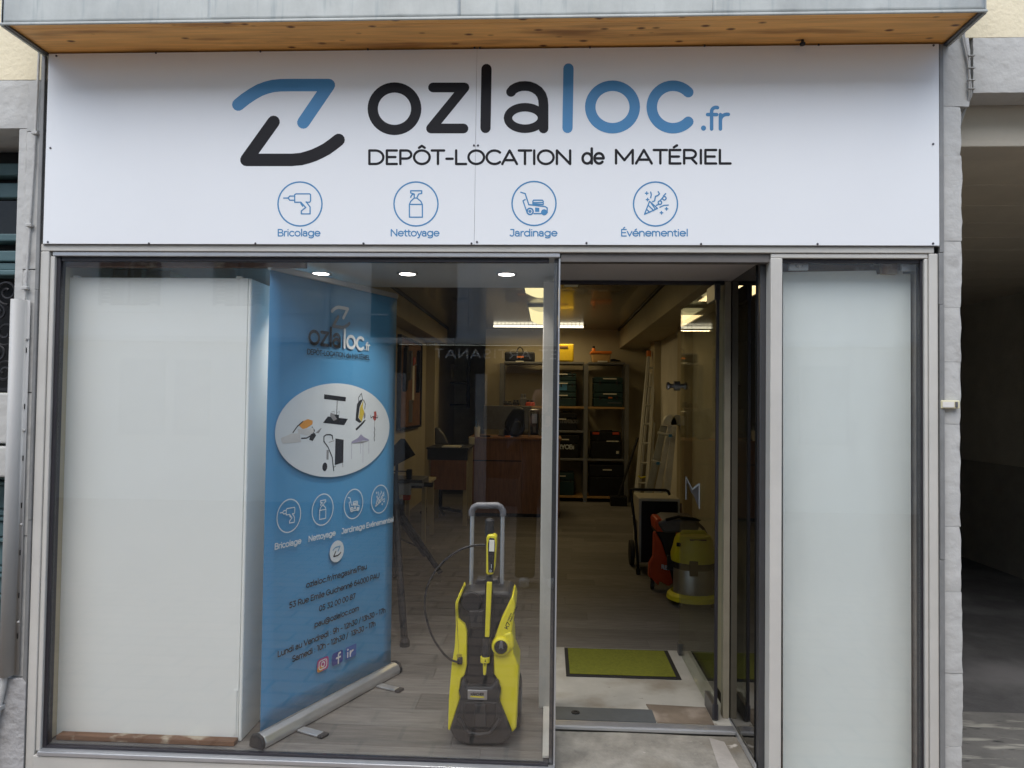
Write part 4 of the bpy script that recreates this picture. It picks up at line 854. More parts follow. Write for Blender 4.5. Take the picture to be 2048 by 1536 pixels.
# ------------------------------------------------------------------ rack and what stands on it
YR = 8.0
def z6(x, y, Y=YR): return at(940+x/4.8, 690+y/4.8, Y)
rk = thing('storage_rack', 'grey steel storage rack with wooden shelves against the back wall', 'rack', (-.0, 8.2, 0))
X0, X1, X2 = z6(305, 200).x, z6(1117, 200).x, z6(1510, 200).x
for x in (X0, X1, X2):
    for y in (YR, YR+.42): obj('upright', MB().box((x-.03, y, 0), (x+.03, y+.04, z6(305, 175).z)), M['rack'], rk)
for py, xa_, xb_, wood in ((170, X0, X2, 0), (597, X0, X2, 1), (828, X0, X1, 0), (1095, X0, X2, 0), (1455, X0, X2, 1)):
    z_ = z6(900, py).z
    for s0, s1 in ((xa_, min(X1, xb_)), (X1, xb_)):
        if s1-s0 < .1: continue
        obj('shelf', MB().box((s0+.031, YR+.005, z_-.018), (s1-.031, YR+.45, z_+.012)), M['lwood'] if wood else M['rack'], rk, bevel=.002)
def rect(x0, y0, x1, y1, Y=YR, f=z6):
    a, b = f(x0, y1, Y), f(x1, y0, Y); return a.x, a.z, b.x, b.z
SH = {}
for py in (170, 597, 828, 1095, 1455): SH[py] = z6(900, py).z+.0125
def toolcase(name, label, R, dep, m, floor=None, Y=YR+.03, txt=None, tm=None, strip=(.3, .62, .88), group=None, handle=True, latch=None, cat='tool case'):
    x0, z0, x1, z1 = R
    if floor is not None: z0 = floor
    c = thing(name, label, cat, ((x0+x1)/2, Y+dep/2, z0), group=group)
    h = z1-z0; hz = z0+h*.62
    obj('lower_shell', MB().box((x0, Y, z0), (x1, Y+dep, hz-.003)), m, c, bevel=.014)
    obj('lid', MB().box((x0+.002, Y+.001, hz+.003), (x1-.002, Y+dep-.002, z1-(.02 if handle else 0))), m, c, bevel=.014)
    if handle:
        w_ = (x1-x0)*.22; xc = (x0+x1)/2
        obj('handle', MB().tube([(xc-w_, Y+.05, z1-.03), (xc-w_*.9, Y+.045, z1-.004), (xc+w_*.9, Y+.045, z1-.004), (xc+w_, Y+.05, z1-.03)], .009, 8), M['dgrey'], c, smooth=True)
    for s_ in (.18, .75): obj('latch', MB().box((x0+(x1-x0)*s_, Y-.008, hz-.03), (x0+(x1-x0)*(s_+.07), Y-.001, hz+.03)), latch or M['dgrey'], c, bevel=.003)
    if strip: obj('label_strip', MB().box((x0+(x1-x0)*strip[0], Y-.0105, z0+h*strip[2]-.008), (x0+(x1-x0)*strip[1], Y-.0015, z0+h*strip[2]+.008)), M['label'], c)
    if txt:
        p = Print(lambda x, y: Vector((x, Y-.002, y)), (0, -1, 0), .001); s_, tx, tz, ts, tw = txt
        p.strokes(text(s_, x0+(x1-x0)*tx, z0+h*tz, ts, .17, 'c', width=tw)); p.obj('lettering', tm or M['pale'], c)
    return c
ZA = SH[597]
for k, (y0, y1, lab) in enumerate(((455, 582, 'bottom teal case of the stack behind the door post'), (345, 453, 'middle teal case with printed blue label in the stack behind the door post'), (262, 343, 'top flat teal case of the stack behind the door post'))):
    R = rect(835, y0, 1022, y1); fl = ZA if k == 0 else nz_
    nz_ = R[3]+.002
    c = toolcase('tool_case', lab, R, .38, M['teal'], fl, handle=(k == 2), strip=(-.02, .55, .78), group='teal tool cases on the rack')
    if k == 1:
        obj('picture_label', MB().box((R[0]+.02, YR+.0275, fl+.03), (R[0]+(R[2]-R[0])*.52, YR+.029, fl+.12)), M['blue'], c); obj('orange_tag', MB().box((R[0]+.03, YR+.0255, fl+.125), (R[0]+.10, YR+.0285, fl+.14)), M['org'], c)
for k, (y0, y1, lab) in enumerate(((458, 588, 'lower teal case with orange tag on the right wooden shelf'), (310, 456, 'upper teal case on the right wooden shelf'))):
    R = rect(1188, y0, 1472, y1); fl = ZA if k == 0 else nz_
    nz_ = R[3]+.002
    c = toolcase('tool_case', lab, R, .40, M['teal'], fl, handle=False, strip=(.32, .78, .90), group='teal tool cases on the rack')
    if k == 0: obj('orange_tag', MB().box((R[0]+.22, YR+.0255, fl+.13), (R[0]+.28, YR+.0285, fl+.15)), M['org'], c); obj('label_strip', MB().box((R[0]+.21, YR+.0255, fl+.055), (R[0]+.42, YR+.0285, fl+.068)), M['mgrey'], c)
toolcase('tool_case', 'black case with grey lettering metabo under the teal stack', rect(835, 640, 1030, 818), .36, M['black'], SH[828], txt=('metabo', .62, .40, .085, .27), tm=M['mgrey'], strip=(.0, .45, .6))
toolcase('tool_case', 'black case with pale lettering RYOBI on the third shelf', rect(800, 865, 1042, 1085), .40, M['black'], SH[1095], txt=('RYOBI', .50, .40, .085, .25), tm=M['pale'], strip=(.3, .62, .80), handle=False)
toolcase('tool_case', 'small dark teal case on the lowest shelf left of the big black box', rect(835, 1215, 1002, 1450), .34, M['teal'], SH[1455], strip=(.1, .5, .8))
c = toolcase('tool_case', 'black rounded carrying case with red corners on the third shelf', rect(1162, 822, 1452, 1088), .34, M['black'], SH[1095], strip=(.52, .92, .62), latch=M['dgrey'])
R = rect(1162, 822, 1452, 1088)
for s_ in (.05, .72): obj('red_corner', MB().box((R[0]+(R[2]-R[0])*s_, YR+.024, R[3]-.065), (R[0]+(R[2]-R[0])*(s_+.22), YR+.032, R[3]-.03)), M['red'], c, bevel=.004)
obj('sticker', MB().box((R[2]-.07, YR+.025, SH[1095]+.08), (R[2]-.03, YR+.029, SH[1095]+.12)), M['paper'], c)
toolcase('storage_box', 'large black box on the lowest shelf of the rack', rect(1145, 1155, 1495, 1450), .40, M['black'], SH[1455], strip=(.37, .62, .84), handle=False, cat='box')
# top of the rack
T = SH[170]
R = rect(330, 62, 622, 150); bg_ = thing('tool_bag', 'black soft tool bag with small red tag on top of the rack', 'bag', ((R[0]+R[2])/2, 8.15, T))
obj('bag_body', MB().box((R[0], YR+.03, T), (R[2], YR+.36, R[3])), M['black'], bg_, bevel=.03, seg=4, smooth=True)
a = z6(455, 90); obj('handle', MB().tube([z6(450, 70, YR+.15), z6(455, 40, YR+.15), z6(480, 18, YR+.15), z6(505, 40, YR+.15), z6(512, 70, YR+.15)], .009, 8), M['black'], bg_, smooth=True)
R2 = rect(450, 105, 515, 120); obj('tag', MB().box((R2[0], YR+.02, R2[1]), (R2[2], YR+.029, R2[3])), M['org'], bg_)
R = rect(800, -12, 998, 150); yc = thing('yellow_case', 'upright yellow plastic case with carrying handle on top of the rack', 'case', ((R[0]+R[2])/2, 8.1, T))
obj('shell', MB().box((R[0], YR+.03, T+.01), (R[2], YR+.20, R[3])), M['yel2'], yc, bevel=.02, seg=3, smooth=True)
obj('handle_opening', MB().box((R[0]+.10, YR+.022, R[3]-.07), (R[0]+.22, YR+.031, R[3]-.035)), M['brwood'], yc, bevel=.004)
for s_ in (.05, .75): obj('foot', MB().box((R[0]+(R[2]-R[0])*s_, YR+.04, T), (R[0]+(R[2]-R[0])*(s_+.15), YR+.19, T+.011)), M['yel2'], yc)
R = rect(1168, 75, 1358, 155); ob = thing('plastic_bin', 'beige plastic bin with orange rim on top of the rack', 'bin', ((R[0]+R[2])/2, 8.15, T))
obj('tub', MB().prism([(R[0]+.025, YR+.05, T), (R[2]-.025, YR+.05, T), (R[2], YR+.05, R[3]), (R[0], YR+.05, R[3])], (0, .3, 0)), M['lwood'], ob, bevel=.01); obj('rim', MB().box((R[0]-.01, YR+.04, R[3]-.012), (R[2]+.01, YR+.36, R[3]+.03)), M['org'], ob, bevel=.01)
q = z6(1187, 20, YR+.15); bt = thing('bottle', 'small brown bottle with black cap sticking out of the bin', 'bottle', (q.x, YR+.15, R[3]))
obj('bottle_body', MB().lathe((q.x, YR+.15, R[3]+.031), [(.03, 0), (.03, .03), (.018, .05)], n=14), M['org'], bt, smooth=True); obj('cap', MB().lathe((q.x, YR+.15, R[3]+.082), [(.02, 0), (.02, .03)], n=12), M['black'], bt)
tg = thing('hand_tool', 'low dark hand tool lying on the right end of the rack top', 'tool', (z6(1400, 150).x, 8.1, T))
obj('tool_body', MB().prism([z6(1352, 158), z6(1455, 158), z6(1440, 146), z6(1385, 132), z6(1350, 135)], (0, .08, 0)), M['black'], tg, bevel=.006)
for k, (x0, x1) in enumerate(((438, 515), (1225, 1320))):
    R = rect(x0, 152, x1, 164); obj('shelf_label', MB().box((R[0], YR-.004, R[1]), (R[2], YR+.002, R[3])), M['label'], rk)
for nm, lab, (x0, y0, x1, y1), m in (('battery_charger', 'dark battery charger at the left end of the wooden shelf', (312, 540, 403, 580), 'dgrey'), ('battery_charger', 'rounded dark battery charger next to the red charger', (408, 528, 470, 580), 'dgrey'),
                                   ('drill_case', 'dark grey upright battery pack behind the red charger', (476, 470, 545, 580), 'mgrey'), ('battery_charger', 'red battery charger on the wooden shelf', (522, 530, 622, 580), 'red')):
    R = rect(x0, y0, x1, y1); c = thing(nm, lab, 'charger', ((R[0]+R[2])/2, YR+.1, ZA))
    obj('charger_body', MB().box((R[0], YR+.04, ZA), (R[2], YR+.18, ZA+(R[3]-R[1])*.7)), M[m], c, bevel=.01, smooth=True)
    for k in range(2): obj('battery', MB().box((R[0]+(R[2]-R[0])*(.1+.45*k), YR+.06, ZA+(R[3]-R[1])*.7+.001), (R[0]+(R[2]-R[0])*(.45+.45*k), YR+.14, R[3])), M[m] if m != 'red' else M['dgrey'], c, bevel=.004)
lp = thing('leaning_broom', 'long dark pole leaning against the right end of the rack', 'pole', (z6(1430, 1500).x, 7.8, 0))
a, b = z6(1425, 1500, 7.7), z6(1612, 890, 7.9); obj('pole', MB().cyl((a.x, 7.7, .14), b, .018), M['black'], lp); obj('head', MB().box((a.x-.12, 7.62, 0), (a.x+.12, 7.8, .14)), M['black'], lp, bevel=.01)

# ------------------------------------------------------------------ counter and desk
ct = thing('counter', 'brown wood grained shop counter with dark lower panel in front of the rack', 'counter', (-.4, 6.7, 0))
cx0, cx1 = atz(937, 1032, 0).x*1.0, .17
ctop = at(1100, 876, 6.4).z
cx0 = at(938, 1000, 6.4).x; cx1 = at(1119, 1000, 6.4).x; cxm = at(1045, 900, 6.4).x
obj('front_panel', MB().box((cx0, 6.40, .05), (cxm-.002, 6.43, ctop-.03)), M['counter'], ct, bevel=.002)
obj('front_panel', MB().box((cxm, 6.398, .05), (cx1, 6.43, ctop-.03)), M['counter'], ct, bevel=.002)
obj('side_panel', MB().box((cx1-.03, 6.431, 0), (cx1, 7.1, ctop-.03)), M['counter'], ct); obj('side_panel', MB().box((cx0, 6.431, 0), (cx0+.03, 7.1, ctop-.03)), M['counter'], ct)
obj('counter_top', MB().box((cx0-.02, 6.37, ctop-.029), (cx1+.02, 7.12, ctop)), M['counter'], ct, bevel=.004); obj('plinth', MB().box((cx0+.03, 6.45, 0), (cx1-.031, 6.5, .05)), M['black'], ct)
for z_ in (.72,): obj('panel_groove', MB().box((cx0+.01, 6.396, z_), (cxm-.01, 6.399, z_+.012)), M['black'], ct)
def r2(x, y, Y): return at(780+x/5.12, 780+y/5.12, Y)
R = rect(952, 165, 1450, 415, 6.8, r2); mo = thing('display_monitor', 'wide dark monitor standing on the counter seen from behind', 'monitor', ((R[0]+R[2])/2, 6.8, ctop))
obj('housing', MB().box((R[0], 6.80, R[1]+.02), (R[2], 6.84, R[3])), M['mgrey'], mo, bevel=.005); obj('stand', MB().box(((R[0]+R[2])/2-.04, 6.82, ctop+.001), ((R[0]+R[2])/2+.04, 6.85, R[1]+.03)), M['black'], mo); obj('stand_foot', MB().box(((R[0]+R[2])/2-.12, 6.76, ctop), ((R[0]+R[2])/2+.12, 6.92, ctop+.008)), M['black'], mo)
pts = [r2(x, y, 6.55) for x, y in ((1180, 380), (1170, 340), (1210, 260), (1265, 185), (1330, 175), (1375, 195), (1375, 300), (1380, 400), (1360, 460), (1290, 478), (1215, 455))]
bp = thing('backpack', 'slumped black backpack standing on the counter', 'backpack', (pts[0].x+.1, 6.6, ctop)); zmin = min(p.z for p in pts)
obj('bag_body', MB().prism([(p.x, 6.50, p.z+(ctop-zmin)+.002) for p in pts], (0, .20, 0)), M['black'], bp, bevel=.03, seg=3, smooth=True)
obj('front_pocket', MB().prism([(p.x*.6+pts[0].x*.4+.06, 6.46, ctop+.02+(p.z-zmin)*.5) for p in pts], (0, .05, 0)), M['dgrey'], bp, bevel=.015, smooth=True)
obj('strap', MB().tube([r2(x, y, 6.49) for x, y in ((1265, 200), (1210, 290), (1180, 380), (1215, 440))], .010, 6), M['dgrey'], bp, smooth=True)
R = rect(1425, 205, 1535, 450, 6.6, r2); rd = thing('site_radio', 'black and silver site radio with handle frame on the counter', 'radio', ((R[0]+R[2])/2, 6.65, ctop))
obj('radio_body', MB().box((R[0]+.02, 6.6, ctop+.03), (R[2]-.02, 6.75, R[3]-.03)), M['black'], rd, bevel=.01); obj('speaker_panel', MB().box((R[0]+.035, 6.592, ctop+.18), (R[2]-.035, 6.599, R[3]-.05)), M['steel'], rd, bevel=.004)
obj('dial_panel', MB().box((R[0]+.05, 6.592, ctop+.06), (R[2]-.05, 6.599, ctop+.14)), M['mgrey'], rd, bevel=.004)
obj('frame_tube', MB().tube([(R[0], 6.58, ctop+.01), (R[0], 6.58, R[3]-.02), (R[0]+.02, 6.58, R[3]), (R[2]-.02, 6.58, R[3]), (R[2], 6.58, R[3]-.02), (R[2], 6.58, ctop+.01)], .01, 8), M['steel'], rd, smooth=True)
pc = thing('pen_cup', 'pale pen cup with pens at the left corner of the counter', 'cup', (r2(890, 480, 6.45).x, 6.47, ctop)); pcx = r2(892, 480, 6.47).x
obj('cup', MB().lathe((pcx, 6.47, ctop), [(.035, 0), (.04, .13), (.035, .13), (.03, .02)], n=18), M['paper'], pc, smooth=True)
for k, (dx, dz_) in enumerate(((-.015, .2), (.0, .23), (.018, .19))): obj('pen', MB().cyl((pcx+dx*.4, 6.47, ctop+.02), (pcx+dx, 6.465, ctop+dz_), .005, n=6), (M['blue'], M['blk'], M['pale'])[k], pc)
ic = thing('label_roll', 'small white card box beside the pen cup', 'box', (r2(842, 500, 6.5).x, 6.45, .9)); R = rect(812, 480, 868, 556, 6.38, r2); obj('card', MB().box((R[0], 6.33, R[1]), (R[2], 6.368, R[3])), M['paper'], ic, bevel=.004)
for k, (x0, x1, m, lab) in enumerate(((930, 1035, 'black', 'black stapler lying on the counter near the pen cup'), (1182, 1240, 'org', 'orange cutter lying on the counter before the backpack'))):
    a, b = r2(x0, 0, 6.42).x, r2(x1, 0, 6.42).x; c = thing('desk_tool', lab, 'tool', ((a+b)/2, 6.42, ctop)); obj('tool_body', MB().box((a, 6.40, ctop+.001), (b, 6.44, ctop+.022)), M[m], c, bevel=.004); obj('tool_tip', MB().box((b+.001, 6.41, ctop+.003), (b+.03, 6.43, ctop+.013)), M['steel'], c)
# desk to the left
YD = 5.6
R = rect(370, 595, 800, 715, YD, r2)
dk_ = thing('desk', 'dark grey desk with wooden front left of the counter', 'desk', ((R[0]+R[2])/2, 5.9, 0))
obj('desk_top', MB().box((R[0], YD, R[3]-.02), (R[2], YD+.7, R[3])), M['dgrey'], dk_, bevel=.003); obj('apron', MB().box((R[0]+.01, YD+.02, R[1]), (R[2]-.01, YD+.05, R[3]-.021)), M['dgrey'], dk_)
Rf = rect(405, 718, 800, 1020, YD, r2); obj('modesty_panel', MB().box((R[0]+.05, YD+.021, Rf[1]), (R[2]-.02, YD+.045, R[1]-.002)), M['counter'], dk_)
for x in (R[0]+.01, R[2]-.06): obj('leg', MB().box((x, YD+.052, 0), (x+.05, YD+.1, R[1]-.001)), M['plaster'], dk_); obj('leg', MB().box((x, YD+.6, 0), (x+.05, YD+.65, R[3]-.021)), M['plaster'], dk_)
a, b = r2(535, 0, YD).x, r2(715, 0, YD).x; pp = thing('paper_stack', 'small stack of white papers on the dark desk', 'papers', ((a+b)/2, YD+.15, R[3])); obj('sheets', MB().box((a, YD+.03, R[3]+.0005), (b, YD+.28, R[3]+.015)), M['paper'], pp)
dt = R[3]
q = [r2(x, y, YD+.3) for x, y in ((365, 590), (365, 400), (410, 410), (470, 480), (520, 590))]; oc = thing('office_chair', 'dark office chair back behind the desk', 'chair', (q[0].x+.2, 6.7, 0))
xc = (q[0].x+q[4].x)/2; obj('backrest', MB().prism([(p.x, 6.6, max(p.z, .6)) for p in q], (0, .08, 0)), M['mgrey'], oc, bevel=.02, smooth=True); obj('seat', MB().box((q[0].x, 6.35, .44), (q[4].x, 6.75, .52)), M['mgrey'], oc, bevel=.02); obj('column', MB().cyl((xc, 6.55, .06), (xc, 6.55, .44), .03), M['black'], oc)
for k in range(5): an = k*1.2566; obj('leg', MB().cyl((xc, 6.55, .08), (xc+.28*math.cos(an), 6.55+.28*math.sin(an), .04), .02, n=8), M['black'], oc)
# binders in the back room
bsn = thing('wall_shelf', 'dark wall shelf in the dim back room carrying binders', 'shelf', (-1.75, 10.9, 1.4))
R = rect(500, 1340, 735, 1350, 10.8, lambda x, y, Y: at(780+x/5.12, 500+y/5.12, Y)); obj('board', MB().box((R[0], 10.75, R[1]-.03), (R[2]+.1, 11.1, R[1])), M['dgrey'], bsn); obj('board', MB().box((R[0], 10.75, R[1]-.45), (R[2]+.1, 11.1, R[1]-.42)), M['dgrey'], bsn); obj('side', MB().box((R[2]+.101, 10.75, R[1]-.5), (R[2]+.13, 11.1, R[1]+.5)), M['black'], bsn)
for k in range(3):
    f = lambda x, y, Y: at(780+x/5.12, 500+y/5.12, Y)
    Rb = rect((515, 562, 610)[k], 1240, (552, 600, 650)[k], 1345, 10.8, f)
    bd = thing('binder', 'pale grey ring binder, %s of the three on the back room shelf' % ('leftmost', 'middle one', 'rightmost')[k], 'binder', (Rb[0], 10.8, R[1]), group='binders on the back room shelf')
    obj('cover', MB().box((Rb[0], 10.8, R[1]+.001), (Rb[2], 11.05, R[1]+.34)), M['paper'], bd, bevel=.004); obj('spine_label', MB().box((Rb[0]+.01, 10.797, R[1]+.1), (Rb[2]-.01, 10.7995, R[1]+.25)), M['label'], bd)
# notice board with tools on the left wall
nb = thing('tool_board', 'black framed board with hanging tools on the left wall', 'board', (XL, 6.6, 1.2))
obj('board_panel', MB().box((XL+.001, 5.9, 1.15), (XL+.03, 7.35, 2.28)), M['cork'], nb); 
for a, b in (((5.86, 1.12), (5.90, 2.31)), ((7.35, 1.12), (7.39, 2.31)), ((5.9, 2.28), (7.35, 2.31)), ((5.9, 1.12), (7.35, 1.15))): obj('frame_rail', MB().box((XL+.001, a[0], a[1]), (XL+.05, b[0], b[1])), M['black'], nb)
for k, (y_, z0, z1, m, w_) in enumerate(((6.05, 1.6, 2.2, 'black', .2), (6.35, 1.75, 2.15, 'mgrey', .15), (6.55, 1.95, 2.08, 'red', .14), (6.72, 1.5, 2.0, 'paper', .13), (7.0, 1.6, 2.2, 'black', .1), (6.5, 1.2, 1.5, 'mgrey', .25))):
    c = thing('hanging_tool', ('coil of dark cable', 'grey metal tool', 'small red tool', 'pale paper sheet', 'black hanging strap', 'grey printed card')[k]+' hung on the framed tool board', 'tool', (XL+.05, y_, z0))
    if k in (3, 5): obj('sheet', MB().box((XL+.032, y_, z0), (XL+.036, y_+w_, z1)), M[m], c)
    else:
        obj('tool_body', MB().prism([(XL+.032, y_, z0), (XL+.032, y_+w_*.6, z0+.03), (XL+.032, y_+w_, (z0+z1)/2), (XL+.032, y_+w_*.7, z1), (XL+.032, y_+w_*.2, z1-.04), (XL+.032, y_+w_*.1, (z0+z1)/2)], (.05, 0, 0)), M[m], c, bevel=.008)
    obj('hook', MB().cyl((XL+.03, y_+w_*.5, z1-.03), (XL+.075, y_+w_*.5, z1-.02), .006, n=6), M['steel'], c)
# laptop on stand and table saw by the banner
YS2 = 3.2
def r2s(x, y): return r2(x, y, YS2)
lc = thing('chop_saw', 'grey mitre saw clamped on a black folding stand behind the banner edge', 'saw', (r2s(150, 900).x, 3.3, 0))
def sbox(name, R, y0, y1, m, bev=.006): return obj(name, MB().box((R[0], y0, R[1]), (R[2], y1, R[3])), m, lc, bevel=bev)
sbox('saw_table', rect(-120, 920, 330, 1000, YS2, r2), YS2, YS2+.35, M['mgrey']); sbox('motor_arm', rect(20, 960, 215, 1070, YS2-.03, r2), YS2-.05, YS2-.001, M['steel'])
a, b = r2(200, 965, YS2-.02), r2(430, 972, YS2-.02); obj('rail', MB().cyl(a, b, .014), M['steel'], lc); obj('rail_end', MB().cyl(r2(350, 965, YS2-.02), r2(440, 975, YS2-.02), .02), M['dgrey'], lc)
obj('guard_frame', MB().tube([r2(x, y, YS2) for x, y in ((40, 840), (45, 832), (165, 832), (170, 890))], .006, 6), M['dgrey'], lc); sbox('clamp', rect(165, 815, 220, 915, YS2, r2), YS2, YS2+.05, M['dgrey']); sbox('red_lever', rect(130, 1075, 200, 1130, YS2-.02, r2), YS2-.02, YS2+.05, M['red'])
for (x0, y0, x1, y1) in ((100, 1100, 0, 0),): pass
zl = r2(200, 1130, YS2).z
obj('stand_hub', MB().box((r2(50, 0, YS2).x, YS2, zl-.18), (r2(150, 0, YS2).x, YS2+.1, zl)), M['black'], lc, bevel=.01)
for a, b in ((at(797, 1020, YS2), (atz(866, 1175, 0)+Vector((0, .4, 0)))), (at(800, 1040, YS2+.3), Vector((-1.15, 3.9, 0))), (at(780, 1040, YS2), Vector((-1.25, 3.0, 0)))):
    b = Vector(b); b.z = .02; obj('leg', MB().tube([a, b], .024, 8), M['black'], lc)
lm2 = thing('tripod_leg_stand', 'dark folded tripod leaning just behind the lower right edge of the banner', 'tripod', (-.83, 1.35, 0))
obj('pole', MB().tube([(-.845, 1.38, .02), (-.93, 1.55, .55), (-.99, 1.7, 1.0)], .022, 8), M['black'], lm2); obj('foot', MB().lathe((-.843, 1.375, 0), [(.03, 0), (.03, .03), (.02, .05)], n=12), M['rubber'], lm2)
ls = thing('music_stand', 'black tilted sheet holder plate beside the banner edge', 'stand', (r2(100, 650, 4.2).x, 4.2, .0))
q = [r2(x, y, 4.2) for x, y in ((-40, 650), (110, 498), (150, 500), (260, 665), (40, 780), (-40, 790))]; obj('plate', MB().prism(q, (0, .02, 0)), M['black'], ls, bevel=.004); xm = q[0].x+.1; obj('stand_pole', MB().cyl((xm, 4.25, .05), (xm, 4.25, q[0].z), .015), M['black'], ls)
for k in range(3): an = k*2.09+.4; obj('leg', MB().cyl((xm, 4.25, .12), (xm+.22*math.cos(an), 4.25+.22*math.sin(an), .012), .01, n=8), M['black'], ls)
wb = thing('white_side_table', 'pale low side table with saw stand before the desk', 'table', (-1.6, 4.6, 0))
R = rect(60, 900, 400, 960, 4.6, r2); obj('table_top', MB().box((R[0], 4.5, R[1]), (R[2], 5.1, R[1]+.03)), M['plaster'], wb, bevel=.004)
for x in (R[0]+.02, R[2]-.06):
    for y_ in (4.52, 5.04): obj('leg', MB().box((x, y_, 0), (x+.04, y_+.04, R[1]-.001)), M['plaster'], wb)

# ------------------------------------------------------------------ right wall: ladders, heater, vacuums
def z4(x, y, Y): return at(1090+x/4.551, 780+y/4.551, Y)
M['ladder'] = mat('ladder_aluminium', (.66, .66, .62), .4, .25, .08, 8); M['ladder2'] = mat('ladder_dull_aluminium', (.40, .41, .38), .5, .2, .1, 8)
YL = 6.9
la = thing('ladder', 'long aluminium ladder with orange caps leaning on the right wall', 'ladder', (1.4, 7, 0))
def rail(p0, p1, m, nm, w_=.03, d_=.07, par=None):
    p0, p1 = Vector(p0), Vector(p1)
    return obj(nm, MB().prism([p0+Vector((-w_/2, 0, 0)), p0+Vector((w_/2, 0, 0)), p1+Vector((w_/2, 0, 0)), p1+Vector((-w_/2, 0, 0))], (0, d_, 0)), m, par, bevel=.002)
t1, t2 = at(1298, 708, YL+.35), at(1311, 706, YL+.35); b1, b2 = at(1268, 1000, YL-.3), at(1290, 1000, YL-.3); b1.z = b2.z = 0
rail(b1, t1, M['ladder'], 'stile', .035, .07, la); rail(b2, t2, M['ladder'], 'stile', .035, .07, la)
rail(b1+Vector((.05, .09, 0)), t1+Vector((.05, .09, -.25)), M['ladder'], 'stile', .03, .06, la); rail(b2+Vector((.05, .09, 0)), t2+Vector((.05, .09, -.25)), M['ladder'], 'stile', .03, .06, la)
for k in range(8):
    f = .08+k*.118; a = b1.lerp(t1, f); b = b2.lerp(t2, f); obj('rung', MB().cyl(a+Vector((0, .03, 0)), b+Vector((0, .03, 0)), .014, n=8), M['ladder'], la)
for t_ in (t1, t2): obj('cap', MB().box(t_+Vector((-.025, -.01, -.04)), t_+Vector((.03, .09, .05))), M['org'], la, bevel=.01)
obj('hook', MB().tube([z4(850, 780, YL-.4), z4(870, 800, YL-.4), z4(915, 790, YL-.4)], .012, 6), M['yel'], la)
YT = 5.2
tl_ = thing('telescopic_ladder', 'folded telescopic aluminium ladder with rounded hinge tops leaning on the right wall', 'ladder', (1.35, 5.2, 0))
def tz(x, y, dy=0): 
    p = z4(x, y, YT); return Vector((p.x, YT+dy, p.z))
for x0, x1, x2, x3, dy in ((1055, 1115, 985, 920, .0), (1118, 1150, 1050, 995, -.06), (1140, 1185, 1130, 1070, -.10)):
    p = [tz(x0, 320, dy), tz(x1, 330, dy), tz(x2, 900, dy), tz(x3, 900, dy)]
    d = (p[2]-p[1]); k = (p[1].z-.0)/(p[1].z-p[2].z); p[2] = p[1]+(p[2]-p[1])*k; k = p[0].z/(p[0].z-p[3].z); p[3] = p[0]+(p[3]-p[0])*k
    obj('stile', MB().prism(p, (0, .03, 0)), M['ladder'] if dy else M['ladder2'], tl_, bevel=.002)
for cx_, ry in ((1125, 85), (1190, 85)):
    p = tz(cx_, 320); obj('hinge_cover', MB().prism([Vector((p.x+math.cos(a_)*.085+(.01 if a_ > 1.5 else 0), YT-.08, p.z+math.sin(a_)*.12)) for a_ in [math.pi*i/10 for i in range(11)]], (0, .12, 0)), M['ladder2'] if cx_ > 1150 else M['ladder'], tl_, bevel=.006)
for x0, y0, x1 in ((1010, 385, 1150), (950, 632, 1040)):
    a, b = tz(x0, y0, -.13), tz(x1, y0+28, -.13); obj('lock_rung', MB().cyl(a, b, .016, n=10), M['ladder'], tl_)
    obj('blue_button', MB().box(tz(x1-45, y0+12, -.155), tz(x1-15, y0+38, -.13)), M['blue'], tl_)
# posters seen through the door leaf
for k, (x0, y0, x1, y1, m, lab) in enumerate(((1225, 110, 1300, 210, 'blue', 'blue poster taped on the right wall pilaster'), (1205, 625, 1270, 715, 'cork', 'small brown picture card on the right wall'), (1225, 0, 1330, 108, 'paper', 'white notice sheet above the blue poster on the right wall'), (1140, 480, 1185, 620, 'blue', 'narrow blue leaflet beside the folded ladder'))):
    p0, p1 = atx(1090+x0/4.551, 780+y1/4.551, XR-.004), atx(1090+x1/4.551, 780+y0/4.551, XR-.004)
    c = thing('poster', lab, 'poster', (XR, (p0.y+p1.y)/2, p0.z)); obj('sheet', MB().box((XR-.004, min(p0.y, p1.y), min(p0.z, p1.z)), (XR-.001, max(p0.y, p1.y), max(p0.z, p1.z))), M[m], c)
    obj('tape', MB().box((XR-.006, (p0.y+p1.y)/2-.02, max(p0.z, p1.z)-.01), (XR-.0045, (p0.y+p1.y)/2+.02, max(p0.z, p1.z)+.008)), M['label'], c)

YH = 3.42
def zh(x, y, Y=YH): return at(1240+x/4.8, 920+y/4.8, Y)
ht = thing('dehumidifier', 'white boxed dehumidifier with black front panel on a wheeled tube frame', 'dehumidifier', (.95, 3.6, 0))
R = rect(200, 388, 555, 990, YH, zh)
obj('cabinet', MB().box((R[0]-.02, YH, R[1]), (R[2]+.02, YH+.42, R[3]+.012)), mat('cream_cabinet', (.55, .52, .42), .4), ht, bevel=.008)
obj('front_panel', MB().box((R[0], YH-.012, R[1]+.01), (R[2], YH-.001, R[3]-.01)), M['black'], ht, bevel=.012)
obj('side_vent', MB().box((R[0]-.024, YH+.10, R[1]+.15), (R[0]-.0205, YH+.3, R[1]+.35)), M['mgrey'], ht)
pts = [zh(175, 1100, YH-.03), zh(165, 900, YH-.03), zh(150, 700, YH-.03), zh(128, 500, YH-.02), zh(108, 330, YH), zh(98, 290, YH+.02), zh(120, 281, YH+.04), zh(440, 290, YH+.04), zh(462, 300, YH+.04), zh(478, 335, YH+.04)]
pts[0].z = .02
obj('tube_frame', MB().tube(pts, .0125, 10), M['black'], ht, smooth=True); obj('frame_foot', MB().cyl((pts[0].x, YH-.03, 0), (pts[0].x, YH-.03, .05), .02), M['rubber'], ht)
